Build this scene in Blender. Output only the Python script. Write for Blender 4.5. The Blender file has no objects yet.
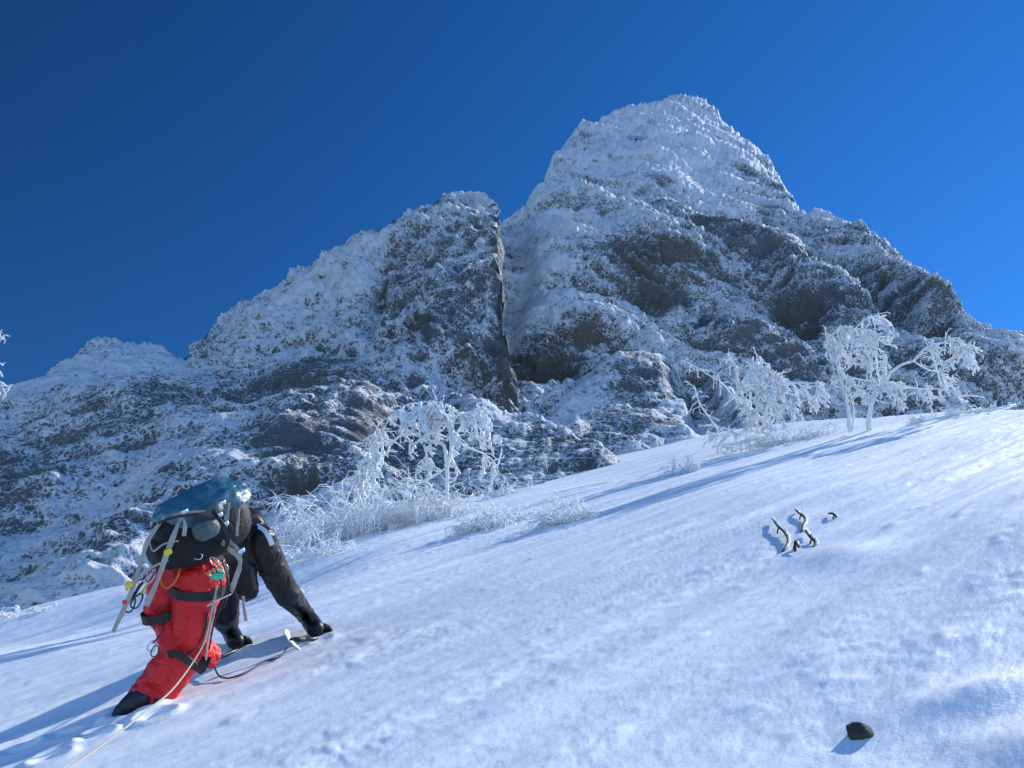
import bpy, math, random
import numpy as np
from mathutils import Vector, Matrix

SC = bpy.context.scene
COL = SC.collection
rng = np.random.default_rng(7)
random.seed(7)
R = math.radians

# ------------------------------------------------------------------ camera
F = 800.0
PITCH = R(30)
FW = np.array([0, math.cos(PITCH), math.sin(PITCH)])
UP = np.array([0, -math.sin(PITCH), math.cos(PITCH)])
RT = np.array([1.0, 0, 0])

def ray(px, py):
    px = np.asarray(px, float); py = np.asarray(py, float)
    return ((px - 512) / F)[..., None] * RT + ((384 - py) / F)[..., None] * UP + FW

def at(px, py, D):
    return ray(px, py) * np.asarray(D, float)[..., None]

cam_d = bpy.data.cameras.new('camera')
cam = bpy.data.objects.new('camera', cam_d)
COL.objects.link(cam)
cam.rotation_euler = (math.pi / 2 + PITCH, 0, 0)
cam_d.sensor_width = 36
cam_d.lens = F / 1024 * 36
cam_d.clip_start = 0.05
cam_d.clip_end = 3000
SC.camera = cam

# ------------------------------------------------------------------ helpers
def tag(o, label=None, cat=None, group=None, kind=None):
    if label: o['label'] = label
    if cat: o['category'] = cat
    if group: o['group'] = group
    if kind: o['kind'] = kind
    return o

def empty(name, loc, label, cat, group=None):
    o = bpy.data.objects.new(name, None)
    o.empty_display_size = 0.1
    o.location = Vector([float(c) for c in loc])
    COL.objects.link(o)
    bpy.context.view_layer.update()
    return tag(o, label, cat, group)

def mesh_obj(name, V, faces, mat, parent=None, smooth=True, attrs=None, uniform=None):
    """V: (n,3) world coordinates. faces: (m,4) int array or list of tuples."""
    me = bpy.data.meshes.new(name)
    V = np.asarray(V, float)
    org = np.zeros(3)
    if parent is not None:
        org = np.array(parent.matrix_world.translation)
    else:
        org = V.mean(0)
    Vl = (V - org).astype(np.float32)
    if isinstance(faces, np.ndarray):
        m, k = faces.shape
        me.vertices.add(len(V)); me.vertices.foreach_set('co', Vl.ravel())
        me.loops.add(m * k); me.loops.foreach_set('vertex_index', faces.astype(np.int32).ravel())
        me.polygons.add(m)
        me.polygons.foreach_set('loop_start', np.arange(0, m * k, k, dtype=np.int32))
        me.polygons.foreach_set('loop_total', np.full(m, k, dtype=np.int32))
        me.update(calc_edges=True)
        me.validate()
    else:
        me.from_pydata([tuple(map(float, v)) for v in Vl], [], faces)
        me.update()
    me.polygons.foreach_set('use_smooth', np.full(len(me.polygons), smooth, dtype=bool))
    if attrs:
        for k, arr in attrs.items():
            a = me.attributes.new(k, 'FLOAT', 'POINT')
            a.data.foreach_set('value', np.asarray(arr, np.float32).ravel())
    me.materials.append(mat)
    o = bpy.data.objects.new(name, me)
    COL.objects.link(o)
    if parent is not None:
        o.parent = parent
    else:
        o.location = Vector([float(c) for c in org])
    return o

# ---- numpy gradient noise
_perm = rng.permutation(256); _perm = np.concatenate([_perm, _perm, _perm])
_g = rng.normal(size=(256, 3)); _g /= np.linalg.norm(_g, axis=1)[:, None]

def perlin(P):
    P = np.asarray(P, float)
    i = np.floor(P).astype(np.int64); f = P - i
    u = f * f * f * (f * (f * 6 - 15) + 10)
    i &= 255
    def g(dx, dy, dz):
        h = _perm[_perm[_perm[(i[..., 0] + dx) & 255] + ((i[..., 1] + dy) & 255)] + ((i[..., 2] + dz) & 255)]
        d = f - np.array([dx, dy, dz])
        return (_g[h] * d).sum(-1)
    ux, uy, uz = u[..., 0], u[..., 1], u[..., 2]
    def mix(a, b, t): return a + (b - a) * t
    x00 = mix(g(0,0,0), g(1,0,0), ux); x10 = mix(g(0,1,0), g(1,1,0), ux)
    x01 = mix(g(0,0,1), g(1,0,1), ux); x11 = mix(g(0,1,1), g(1,1,1), ux)
    return mix(mix(x00, x10, uy), mix(x01, x11, uy), uz) * 1.6

def fbm(P, o=4, g=.5, l=2.03):
    s = 0; a = 1.0; t = 0
    for k in range(o):
        s = s + a * perlin(P + 17.3 * k); t += a
        P = P * l; a *= g
    return s / t

def ridged(P, o=4, g=.55, l=2.07):
    s = 0; a = 1.0; t = 0
    for k in range(o):
        s = s + a * (1 - 2 * np.abs(perlin(P + 31.7 * k))); t += a
        P = P * l; a *= g
    return s / t

def sstep(a, b, x):
    t = np.clip((x - a) / (b - a), 0, 1)
    return t * t * (3 - 2 * t)

# ---- materials
def new_mat(name):
    m = bpy.data.materials.new(name); m.use_nodes = True
    nt = m.node_tree; nt.nodes.clear()
    out = nt.nodes.new('ShaderNodeOutputMaterial')
    b = nt.nodes.new('ShaderNodeBsdfPrincipled')
    nt.links.new(b.outputs[0], out.inputs[0])
    return m, nt, b

def N(nt, t, **kw):
    n = nt.nodes.new(t)
    for k, v in kw.items():
        setattr(n, k, v)
    return n

def noise_n(nt, co, scale, detail=4, rough=.5, dist=0.0):
    n = N(nt, 'ShaderNodeTexNoise')
    n.inputs['Scale'].default_value = scale
    n.inputs['Detail'].default_value = detail
    n.inputs['Roughness'].default_value = rough
    n.inputs['Distortion'].default_value = dist
    nt.links.new(co, n.inputs['Vector'])
    return n.outputs['Fac']

def math_n(nt, op, a, b=None, c=None, clamp=False):
    n = N(nt, 'ShaderNodeMath', operation=op, use_clamp=clamp)
    for i, v in enumerate((a, b, c)):
        if v is None: continue
        if isinstance(v, (int, float)): n.inputs[i].default_value = v
        else: nt.links.new(v, n.inputs[i])
    return n.outputs[0]

def mixc(nt, fac, a, b):
    n = N(nt, 'ShaderNodeMix', data_type='RGBA')
    if isinstance(fac, (int, float)): n.inputs[0].default_value = fac
    else: nt.links.new(fac, n.inputs[0])
    for s, v in ((n.inputs[6], a), (n.inputs[7], b)):
        if isinstance(v, tuple): s.default_value = (*v, 1)
        else: nt.links.new(v, s)
    return n.outputs[2]

def simple_mat(name, col, rough=.6, var=.25, vscale=8, bump=.2, bscale=30, metal=0, spec=.5, bdist=.01, coat=0):
    m, nt, b = new_mat(name)
    co = N(nt, 'ShaderNodeTexCoord').outputs['Object']
    f = noise_n(nt, co, vscale, 5, .6)
    c1 = tuple(max(0, c * (1 - var)) for c in col); c2 = tuple(min(1, c * (1 + var)) for c in col)
    nt.links.new(mixc(nt, f, c1, c2), b.inputs['Base Color'])
    b.inputs['Roughness'].default_value = rough
    b.inputs['Metallic'].default_value = metal
    b.inputs['Specular IOR Level'].default_value = spec
    b.inputs['Coat Weight'].default_value = coat
    if bump:
        bn = N(nt, 'ShaderNodeBump'); bn.inputs['Strength'].default_value = bump; bn.inputs['Distance'].default_value = bdist
        nt.links.new(noise_n(nt, co, bscale, 6, .6), bn.inputs['Height'])
        nt.links.new(bn.outputs[0], b.inputs['Normal'])
    return m

# ------------------------------------------------------------------ snow slope frame
H = 1.0
nC = np.array([-.21, 1.0, -.085]); nC /= np.linalg.norm(nC)
SN = nC[0] * RT + nC[1] * UP - nC[2] * FW           # slope normal in world
ORG = -H * SN
E2 = FW - SN * FW.dot(SN); E2 /= np.linalg.norm(E2)   # away, along the slope
E1 = np.cross(E2, SN)                                # right, along the slope
# ------------------------------------------------------------------ world, sun
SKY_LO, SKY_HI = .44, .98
SUN_AZ = 58   # degrees, clockwise from straight ahead (+Y); negative = left
SUN_EL = 39
w = bpy.data.worlds.new('World'); SC.world = w; w.use_nodes = True
nt = w.node_tree; nt.nodes.clear()
wo = nt.nodes.new('ShaderNodeOutputWorld'); bg = nt.nodes.new('ShaderNodeBackground')
sky = nt.nodes.new('ShaderNodeTexSky'); sky.sky_type = 'NISHITA'; sky.sun_disc = False
sky.sun_elevation = R(SUN_EL)
sky.sun_rotation = R(SUN_AZ)
sky.altitude = 2200; sky.air_density = 1.0; sky.dust_density = 0.0; sky.ozone_density = 4.0
hs = nt.nodes.new('ShaderNodeHueSaturation'); hs.inputs['Saturation'].default_value = 1.28
hs.inputs['Hue'].default_value = .507
nt.links.new(sky.outputs[0], hs.inputs['Color']); tc = nt.nodes.new('ShaderNodeTexCoord')
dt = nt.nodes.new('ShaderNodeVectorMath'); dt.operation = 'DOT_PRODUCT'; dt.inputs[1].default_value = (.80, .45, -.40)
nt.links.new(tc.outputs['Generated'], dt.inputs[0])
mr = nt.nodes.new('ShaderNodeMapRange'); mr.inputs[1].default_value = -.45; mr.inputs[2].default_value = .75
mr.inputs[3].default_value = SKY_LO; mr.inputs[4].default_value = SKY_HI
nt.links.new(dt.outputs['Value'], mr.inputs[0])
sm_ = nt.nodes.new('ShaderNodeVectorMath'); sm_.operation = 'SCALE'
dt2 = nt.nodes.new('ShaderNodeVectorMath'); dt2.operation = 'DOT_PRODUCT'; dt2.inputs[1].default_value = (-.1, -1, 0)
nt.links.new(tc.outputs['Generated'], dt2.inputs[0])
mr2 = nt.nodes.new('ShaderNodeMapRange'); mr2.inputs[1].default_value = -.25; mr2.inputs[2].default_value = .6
mr2.inputs[3].default_value = 1.0; mr2.inputs[4].default_value = 2.6  # sky raised behind the camera, added fill light for faces turned this way
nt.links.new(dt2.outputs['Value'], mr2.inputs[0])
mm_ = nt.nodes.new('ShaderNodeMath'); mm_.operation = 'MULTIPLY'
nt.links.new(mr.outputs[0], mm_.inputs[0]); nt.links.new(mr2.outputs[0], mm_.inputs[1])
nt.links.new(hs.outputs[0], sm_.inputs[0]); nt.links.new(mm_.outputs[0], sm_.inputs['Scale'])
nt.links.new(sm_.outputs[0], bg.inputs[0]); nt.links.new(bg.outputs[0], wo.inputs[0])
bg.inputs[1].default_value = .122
sd = Vector((math.sin(R(SUN_AZ)) * math.cos(R(SUN_EL)), math.cos(R(SUN_AZ)) * math.cos(R(SUN_EL)), math.sin(R(SUN_EL))))
ld = bpy.data.lights.new('sun', 'SUN'); ld.energy = 3.3; ld.angle = R(1.0); ld.color = (1, .975, .93)
lo = bpy.data.objects.new('sun', ld); COL.objects.link(lo)
lo.rotation_euler = (-sd).to_track_quat('-Z', 'Y').to_euler()
lo.location = (-20, -20, 40)
vs = SC.view_settings
vs.view_transform = 'Standard'; vs.look = 'None'; vs.gamma = 1; vs.use_curve_mapping = False
vs.exposure = 0.8
SC.cycles.diffuse_bounces = 6

# ------------------------------------------------------------------ snow slope
CR_X = np.array([-400, 0, 150, 230, 280, 340, 400, 450, 500, 560, 620, 740, 850, 900, 1024, 1400.])
CR_Y = np.array([690, 600, 570, 545, 524, 515, 503, 489, 478, 464, 446, 426, 416, 410, 396, 346.])
VAN = lambda x: 452 - .21 * (x - 512)
PHI_C = np.arctan2((CR_X - 512) / F, 1.0)
R_C = F * H / np.maximum(CR_Y - VAN(CR_X), 14)

def plane_ab(P):
    d = P - ORG
    return d @ E1, d @ E2

FOOT_MARKS = []  # (a, b, radius, depth)
def snow_w(a, b, fine=True):
    r = np.hypot(a, b); phi = np.arctan2(a, b)
    rc = np.interp(phi, PHI_C, R_C)
    ov = np.maximum(r - rc * .93, 0)
    w = -.30 * ov * ov / (ov + 2.0)
    w = np.maximum(w, -9)
    P = np.stack([a, b, np.zeros_like(a)], -1)
    # long rolls and hollows
    w = w + .10 * fbm(P / np.array([5.0, 9.0, 1]), 2) * sstep(2, 7, r)
    # the gully at the left foot of the cliff
    g = np.exp(-((b - 11.5 + .25 * (a + 6)) / 2.2) ** 2) * sstep(-2.0, -4.5, a)
    w = w - .30 * g * sstep(6, 9, b)
    # swell low on the right
    w = w + .03 * np.exp(-((a - 1.9) / 1.1) ** 2 - ((b - 4.6) / 1.9) ** 2)
    w = w + .03 * np.exp(-((a - 2.55) / .45) ** 2 - ((b - 3.6) / .5) ** 2)
    w = w + .045 * np.exp(-((a - 1.12) / .20) ** 2 - ((b - 2.03) / .16) ** 2)
    w = w + .03 * np.exp(-((a - 1.16) / .24) ** 2 - ((b - 2.42) / .10) ** 2)
    # the ground on the lower right leans a little away from the light
    ss = (a + .26) * .66 - (b - 3.4) * .75; tt = (a + .26) * .75 + (b - 3.4) * .66
    w = w + .055 * sstep(0, 1.6, ss) * np.clip(tt, 0, 3.2) * sstep(9, 6, r)
    # mound round the exposed branches
    w = w + .035 * np.exp(-((a - 1.62) / .22) ** 2 - ((b - 4.55) / .35) ** 2)
    for (fa, fb, fr, fd) in FOOT_MARKS:
        q = np.hypot(a - fa, b - fb) / fr
        w = w - fd * np.exp(-q ** 2) + fd * .8 * np.exp(-((q - 1.5) / .45) ** 2)
    return w

def snow_fine(a, b):
    """wind ripples and crust; lengthened along the wind, which runs up to the right"""
    r = np.hypot(a, b)
    c, s = math.cos(R(50)), math.sin(R(50))
    u = a * s + b * c; v = a * c - b * s
    P = lambda su, sv, z: np.stack([u / su, v / sv, np.full_like(a, z)], -1)
    warp = .25 * fbm(P(.9, .9, 2.2), 2)
    Q = lambda su, sv, z: np.stack([u / su + warp, (v + warp * .25) / sv, np.full_like(a, z)], -1)
    far = sstep(2.5, 7, r)
    d = .020 * ridged(Q(3.4, .38, 0.3), 3) * far
    patch = sstep(-.15, .45, fbm(P(1.5, .9, 5.1), 3))
    h = fbm(Q(.26, .12, 1.7), 3)
    d = d + (.008 * patch + .002) * np.abs(h) * 1.6
    d = d + .0045 * ridged(Q(.6, .16, 3.1), 3) * (.4 + patch)
    near = sstep(7.5, 2.5, r)
    wb = .4 * fbm(P(.5, .5, 4.), 2)
    hb = fbm(np.stack([a / .15 + wb, b / .12 - wb + .25 * a / .15, np.full_like(a, 9.7)], -1), 2)
    d = d + .015 * near * np.maximum(hb - .10, 0) * (.35 + 1.0 * patch)
    d = d + .0015 * fbm(P(.035, .02, 7.7), 2) * sstep(6, 3, r)
    ss = (a + .26) * .66 - (b - 3.4) * .75
    band = np.exp(-((ss + .9 + .5 * fbm(P(1.6, 1.6, 33.), 2)) / .9) ** 2) * sstep(3.5, 5.5, r)
    d = d + band * (.010 * ridged(Q(1.3, .12, 21.), 3) + .014 * fbm(Q(2.2, .5, 25.), 2))
    lump = fbm(P(.38, .22, 12.2), 3)
    d = d + .028 * np.maximum(lump - .28, 0)
    return d

def slope_hit(px, py):
    """where the ray through a pixel meets the snow"""
    px = np.atleast_1d(np.asarray(px, float)); py = np.atleast_1d(np.asarray(py, float))
    rr = ray(px, py); k = -(rr @ SN)
    k = np.maximum(k, .012)
    D = H / k
    for _ in range(6):
        a, b = plane_ab(rr * D[:, None])
        D = .4 * D + .6 * (H - snow_w(a, b)) / k
    return D
def SD(px, py): return float(slope_hit(px, py)[0])
def SP(px, py, lift=0.0):
    D = SD(px, py); rr = ray(px, py); k = -(rr @ SN)
    for _ in range(4):
        a, b = plane_ab((rr * D)[None]); D = .4 * D + .6 * float(H - snow_w(a, b)[0] - snow_fine(a, b)[0]) / k
    return at(px, py, D) + SN * lift

def foot_mark(px, py, rad, dep):
    a, b = plane_ab(at(px, py, SD(px, py)))
    FOOT_MARKS.append((float(a), float(b), rad, dep))
for m in ((134, 714, .10, .045), (156, 718, .08, .035), (322, 641, .06, .012), (238, 652, .06, .012),
          (96, 738, .07, .030), (66, 736, .07, .022), (50, 760, .07, .028), (20, 752, .07, .02)):
    foot_mark(*m)

def build_snow():
    dense = np.radians(np.arange(-37, 37.001, .10))
    side = np.radians(np.concatenate([np.arange(37.5, 90, 1.0), np.arange(92, 180.1, 4)]))
    ph = np.concatenate([-side[::-1], dense, side])
    r = np.concatenate([[.05, .3, .7, 1.0], 1.25 * np.exp(np.arange(0, 430) * .0085), [55, 65, 80, 110, 160, 240, 400]])
    r = np.sort(r)
    PH, RR = np.meshgrid(ph, r)
    a = RR * np.sin(PH); b = RR * np.cos(PH)
    w_ = snow_w(a, b)
    fd = snow_fine(a, b) * sstep(np.radians(60), np.radians(38), np.abs(PH))
    fd *= sstep(70, 45, RR)
    Wt = w_ + fd
    V = ORG + a[..., None] * E1 + b[..., None] * E2 + Wt[..., None] * SN
    n, m = PH.shape
    idx = np.arange(n * m).reshape(n, m)
    q = np.stack([idx[:-1, :-1], idx[:-1, 1:], idx[1:, 1:], idx[1:, :-1]], -1).reshape(-1, 4)
    return mesh_obj('snow_slope', V.reshape(-1, 3), q, MAT['snow'])

def mat_snow():
    m, nt, b = new_mat('wind_packed_snow')
    co = N(nt, 'ShaderNodeTexCoord').outputs['Object']
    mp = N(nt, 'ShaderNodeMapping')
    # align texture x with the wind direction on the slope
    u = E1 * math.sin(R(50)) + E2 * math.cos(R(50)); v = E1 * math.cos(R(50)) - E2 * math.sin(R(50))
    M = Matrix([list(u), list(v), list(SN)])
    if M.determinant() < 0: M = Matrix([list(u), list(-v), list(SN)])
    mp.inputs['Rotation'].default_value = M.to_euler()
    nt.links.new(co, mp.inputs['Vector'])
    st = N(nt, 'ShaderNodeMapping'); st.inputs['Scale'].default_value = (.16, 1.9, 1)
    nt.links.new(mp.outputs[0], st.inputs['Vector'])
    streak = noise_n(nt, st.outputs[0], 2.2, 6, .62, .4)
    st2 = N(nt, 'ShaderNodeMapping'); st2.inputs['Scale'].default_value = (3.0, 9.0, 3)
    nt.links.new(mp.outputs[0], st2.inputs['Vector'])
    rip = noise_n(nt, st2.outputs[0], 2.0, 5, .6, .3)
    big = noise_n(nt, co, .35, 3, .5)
    # crust (greyer, icy) against fresh drifted snow, its pale streaks painted as sun glint
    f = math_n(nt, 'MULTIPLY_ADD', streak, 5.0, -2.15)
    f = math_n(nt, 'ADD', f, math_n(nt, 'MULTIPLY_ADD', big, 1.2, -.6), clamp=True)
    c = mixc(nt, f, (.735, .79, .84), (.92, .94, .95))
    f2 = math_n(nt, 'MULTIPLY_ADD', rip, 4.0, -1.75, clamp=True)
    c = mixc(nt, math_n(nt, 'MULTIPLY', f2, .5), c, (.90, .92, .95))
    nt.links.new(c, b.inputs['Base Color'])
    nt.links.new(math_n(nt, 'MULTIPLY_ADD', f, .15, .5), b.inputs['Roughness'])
    b.inputs['Specular IOR Level'].default_value = .35
    grain = noise_n(nt, co, 90, 4, .7)
    bn = N(nt, 'ShaderNodeBump'); bn.inputs['Strength'].default_value = .22; bn.inputs['Distance'].default_value = .008
    nt.links.new(grain, bn.inputs['Height'])
    bn2 = N(nt, 'ShaderNodeBump'); bn2.inputs['Strength'].default_value = .4; bn2.inputs['Distance'].default_value = .02
    nt.links.new(rip, bn2.inputs['Height']); nt.links.new(bn.outputs[0], bn2.inputs['Normal'])
    nt.links.new(bn2.outputs[0], b.inputs['Normal'])
    return m

# ------------------------------------------------------------------ rock faces
def mat_rock():
    m, nt, b = new_mat('rimed_rock')
    co = N(nt, 'ShaderNodeTexCoord').outputs['Object']
    at_ = N(nt, 'ShaderNodeAttribute', attribute_name='rime').outputs['Fac']
    br = N(nt, 'ShaderNodeAttribute', attribute_name='brown').outputs['Fac']
    n1 = noise_n(nt, co, 1.1, 8, .66, .6)
    n2 = noise_n(nt, co, 6.0, 6, .7, .3)
    f = math_n(nt, 'ADD', at_, math_n(nt, 'MULTIPLY_ADD', n1, 1.25, -.625))
    f = math_n(nt, 'ADD', f, math_n(nt, 'MULTIPLY_ADD', n2, 1.05, -.525))
    n3 = noise_n(nt, co, 9.0, 4, .7, .5); big_ = noise_n(nt, co, .22, 3, .6)
    f = math_n(nt, 'ADD', f, math_n(nt, 'MULTIPLY_ADD', n3, math_n(nt, 'MULTIPLY_ADD', big_, 2.6, -.5), math_n(nt, 'MULTIPLY_ADD', big_, -1.3, .25)))
    # feathers of rime: a lace of ridges between small dark cells
    vo = N(nt, 'ShaderNodeTexVoronoi', feature='DISTANCE_TO_EDGE'); vo.inputs['Scale'].default_value = 3.3
    dn = N(nt, 'ShaderNodeTexNoise'); dn.inputs['Scale'].default_value = 1.7; dn.inputs['Detail'].default_value = 5
    nt.links.new(co, dn.inputs['Vector'])
    va = N(nt, 'ShaderNodeVectorMath', operation='MULTIPLY_ADD'); va.inputs[1].default_value = (1.6, 1.6, 1.6)
    nt.links.new(dn.outputs['Color'], va.inputs[0]); nt.links.new(co, va.inputs[2]); nt.links.new(va.outputs[0], vo.inputs['Vector'])
    lace = math_n(nt, 'MULTIPLY_ADD', vo.outputs['Distance'], -3.2, .36)
    f = math_n(nt, 'ADD', f, math_n(nt, 'MAXIMUM', lace, -.22))
    f = math_n(nt, 'MULTIPLY_ADD', f, 2.5, -.66, clamp=True)
    rk = mixc(nt, noise_n(nt, co, .6, 8, .7), (.045, .055, .070), (.19, .205, .22))
    rkb = mixc(nt, noise_n(nt, co, .9, 8, .7), (.05, .046, .038), (.20, .18, .145))
    rk = mixc(nt, br, rk, rkb)
    rime = mixc(nt, n1, (.58, .62, .67), (.82, .85, .88))
    nt.links.new(mixc(nt, f, rk, rime), b.inputs['Base Color'])
    b.inputs['Roughness'].default_value = .8
    b.inputs['Specular IOR Level'].default_value = .25
    bn = N(nt, 'ShaderNodeBump'); bn.inputs['Strength'].default_value = 1.0; bn.inputs['Distance'].default_value = .25
    hh = math_n(nt, 'ADD', math_n(nt, 'MULTIPLY', n1, .9), math_n(nt, 'MULTIPLY', n2, .5))
    hh = math_n(nt, 'ADD', hh, math_n(nt, 'MULTIPLY', f, .35))
    hh = math_n(nt, 'ADD', hh, math_n(nt, 'MULTIPLY', n3, .3))
    nt.links.new(hh, bn.inputs['Height'])
    nt.links.new(bn.outputs[0], b.inputs['Normal'])
    return m

def blobs(px, py, lst):
    s = np.zeros_like(px)
    wx = 9 * fbm(np.stack([px / 30, py / 30, px * 0], -1), 3); wy = 9 * fbm(np.stack([px / 30, py / 30, px * 0 + 9], -1), 3)
    X = px + wx; Y = py + wy
    for (cx, cy, rx, ry, ang, amp) in lst:
        c, s_ = math.cos(R(ang)), math.sin(R(ang))
        dx = X - cx; dy = Y - cy
        u = (dx * c + dy * s_) / rx; v = (-dx * s_ + dy * c) / ry
        s = s + amp * np.exp(-(u * u + v * v) ** 1.3)
    return s

def rock_layer(name, crest, bottom, p0, nrm, relief, rime, brown, base=.5, amp=1.0, strata=None, step=1.15, back=14., curl=1.6, jag=1., side=2.2, bk=(0, 1., 0), ragged=None):
    cx = np.array([c[0] for c in crest], float); cy = np.array([c[1] for c in crest], float)
    bx = np.array([c[0] for c in bottom], float); by = np.array([c[1] for c in bottom], float)
    xs = np.arange(cx[0], cx[-1] + .1, step)
    top = np.interp(xs, cx, cy); bot = np.interp(xs, bx, by)
    q1 = np.stack([xs / 13., xs * 0 + hash_name(name), xs * 0], -1)
    top = top + jag * (3.2 * np.round(fbm(q1, 2) * 3) / 3 + 2.2 * fbm(q1 * 3.3, 3))
    y0 = top.min(); y1 = bot.max()
    ys = np.arange(y0, y1 + 2, step * 1.05); nr = len(ys)
    PX = np.repeat(xs[None, :], nr, 0); PY = np.repeat(ys[:, None], len(xs), 1)
    PY = np.clip(PY, top[None, :], None)
    if ragged is not None:                        # a broken, notched right-hand edge
        k1 = fbm(np.stack([PY / 17., PY * 0 + 3.3, PY * 0], -1), 3) + .5 * np.round(2 * fbm(np.stack([PY / 9., PY * 0 + 8.3, PY * 0], -1), 2)) / 2
        PX = PX + 11 * k1 * sstep(ragged[0], ragged[1], PX)
    nv = np.array(nrm, float); nv /= np.linalg.norm(nv)
    P0 = at(*p0)
    rr = ray(PX, PY)
    D = (P0 @ nv) / (rr @ nv)
    sc = D / F                                    # metres per pixel
    e = (PY - top[None, :])                       # pixels below the crest
    rel = blobs(PX, PY, relief)
    rel = rel - curl * np.exp(-(e / 9.0)) - side * curl * (np.exp(-(PX - xs[0]) / 7.0) + np.exp(-(xs[-1] - PX) / 7.0))
    base_P = rr * D[..., None]
    # noise coordinates in a frame tied to the face
    hx = np.cross([0, 0, 1.], nv); hx /= np.linalg.norm(hx); vy = np.cross(nv, hx)
    U = base_P @ hx; Vv = base_P @ vy
    Wd = np.full_like(U, hash_name(name))
    Q = lambda s, z=0.: np.stack([U / s, Vv / s, Wd + z], -1)
    warp = 1.6 * fbm(Q(7.), 3)
    ang, an = strata if strata else (0, 1.0)
    c, s_ = math.cos(R(ang)), math.sin(R(ang))
    A = U * c + Vv * s_; B = -U * s_ + Vv * c + warp
    S = lambda sa, z=0.: np.stack([A / (sa * an), B / sa, Wd + z], -1)
    d_big = 2.4 * fbm(Q(11., 1.), 3)
    d_mid = 1.15 * ridged(S(4.5, 2.), 4)
    lumps = np.abs(perlin(Q(.95, 3.))) + .6 * np.abs(perlin(Q(.48, 4.)))
    fine = ridged(S(1.1, 5.), 3)
    lumps = lumps * (.5 + sstep(-.3, .3, fbm(Q(3.5, 8.), 2)))
    det = .75 * fine + .55 * (lumps - .35)
    if sc.mean() < .05: det = det * .7
    sm = blobs(PX, PY, [(*q_[:5], q_[5] * (.75 if q_[5] < 0 else 1)) for q_ in rime])                      # positive = thick smooth rime: damp the detail a little
    det_amp = np.clip(.62 - .25 * sm, .25, .8)
    edge = sstep(0, 14, e)
    disp = rel + amp * (d_big * edge + d_mid * (.35 + .65 * edge) + det * det_amp)
    V = base_P + disp[..., None] * nv
    # rows that turn over the crest and run down behind, so the face has its own thickness
    backs = []
    bk = np.array(bk, float)
    for k, (o, dz) in enumerate(((.5, .12), (1.3, .1), (2.6, -.3), (5, -1.5), (back, -8), (back * 1.6, -30))):
        nn = fbm(np.stack([U[0] / 1.5, np.full_like(U[0], o), Wd[0]], -1), 3)
        backs.append(V[0] + bk * o + np.array([0, 0, dz]) + np.array([0, 0, 1.]) * (nn * .5 * (o < 3))[:, None])
    V = np.concatenate([np.array(backs[::-1]), V], 0)
    nb = len(backs)
    n, m = V.shape[:2]
    # normals for the rime mask
    du = np.gradient(V, axis=1); dv = np.gradient(V, axis=0)
    nn = np.cross(dv, du); nn /= np.linalg.norm(nn, axis=-1)[..., None] + 1e-9
    if (nn[nb + 2:] @ nv).mean() < 0: nn = -nn
    nz = nn[..., 2]
    mask = np.full((n, m), .8)
    lines = ridged(S(1.9, 9.) * np.array([.45, 1, 1]), 3); lines2 = fbm(S(5.5, 12.) * np.array([.6, 1, 1]), 3)
    cav = (det - det.mean()) / (det.std() + 1e-6)
    cav2 = (d_mid - d_mid.mean()) / (d_mid.std() + 1e-6)
    mk = base + .04 + .85 * sm + .34 * lines + .42 * lines2 + .12 * cav + .08 * cav2 + .45 * (nz[nb:] - .35) + .35 * np.exp(-e / 10.0)
    mask[nb:] = mk; mask[:nb] = mk[0] - (.9 if name == 'rock_buttress' else .1)  # buttress back wall coloured as dark rock to stand for shade
    brn = np.zeros((n, m)); brn[nb:] = np.clip(blobs(PX, PY, brown), 0, 1)
    idx = np.arange(n * m).reshape(n, m)
    q = np.stack([idx[:-1, :-1], idx[1:, :-1], idx[1:, 1:], idx[:-1, 1:]], -1).reshape(-1, 4)
    o = mesh_obj(name, V.reshape(-1, 3), q, MAT['rock'], attrs={'rime': mask, 'brown': brn})
    tag(o, kind='structure')
    return o

def hash_name(s): return float(sum(ord(c) * (i + 3) for i, c in enumerate(s)) % 97)

MAT = {}
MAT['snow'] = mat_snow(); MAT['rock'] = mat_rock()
tag(build_snow(), kind='structure')

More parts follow.
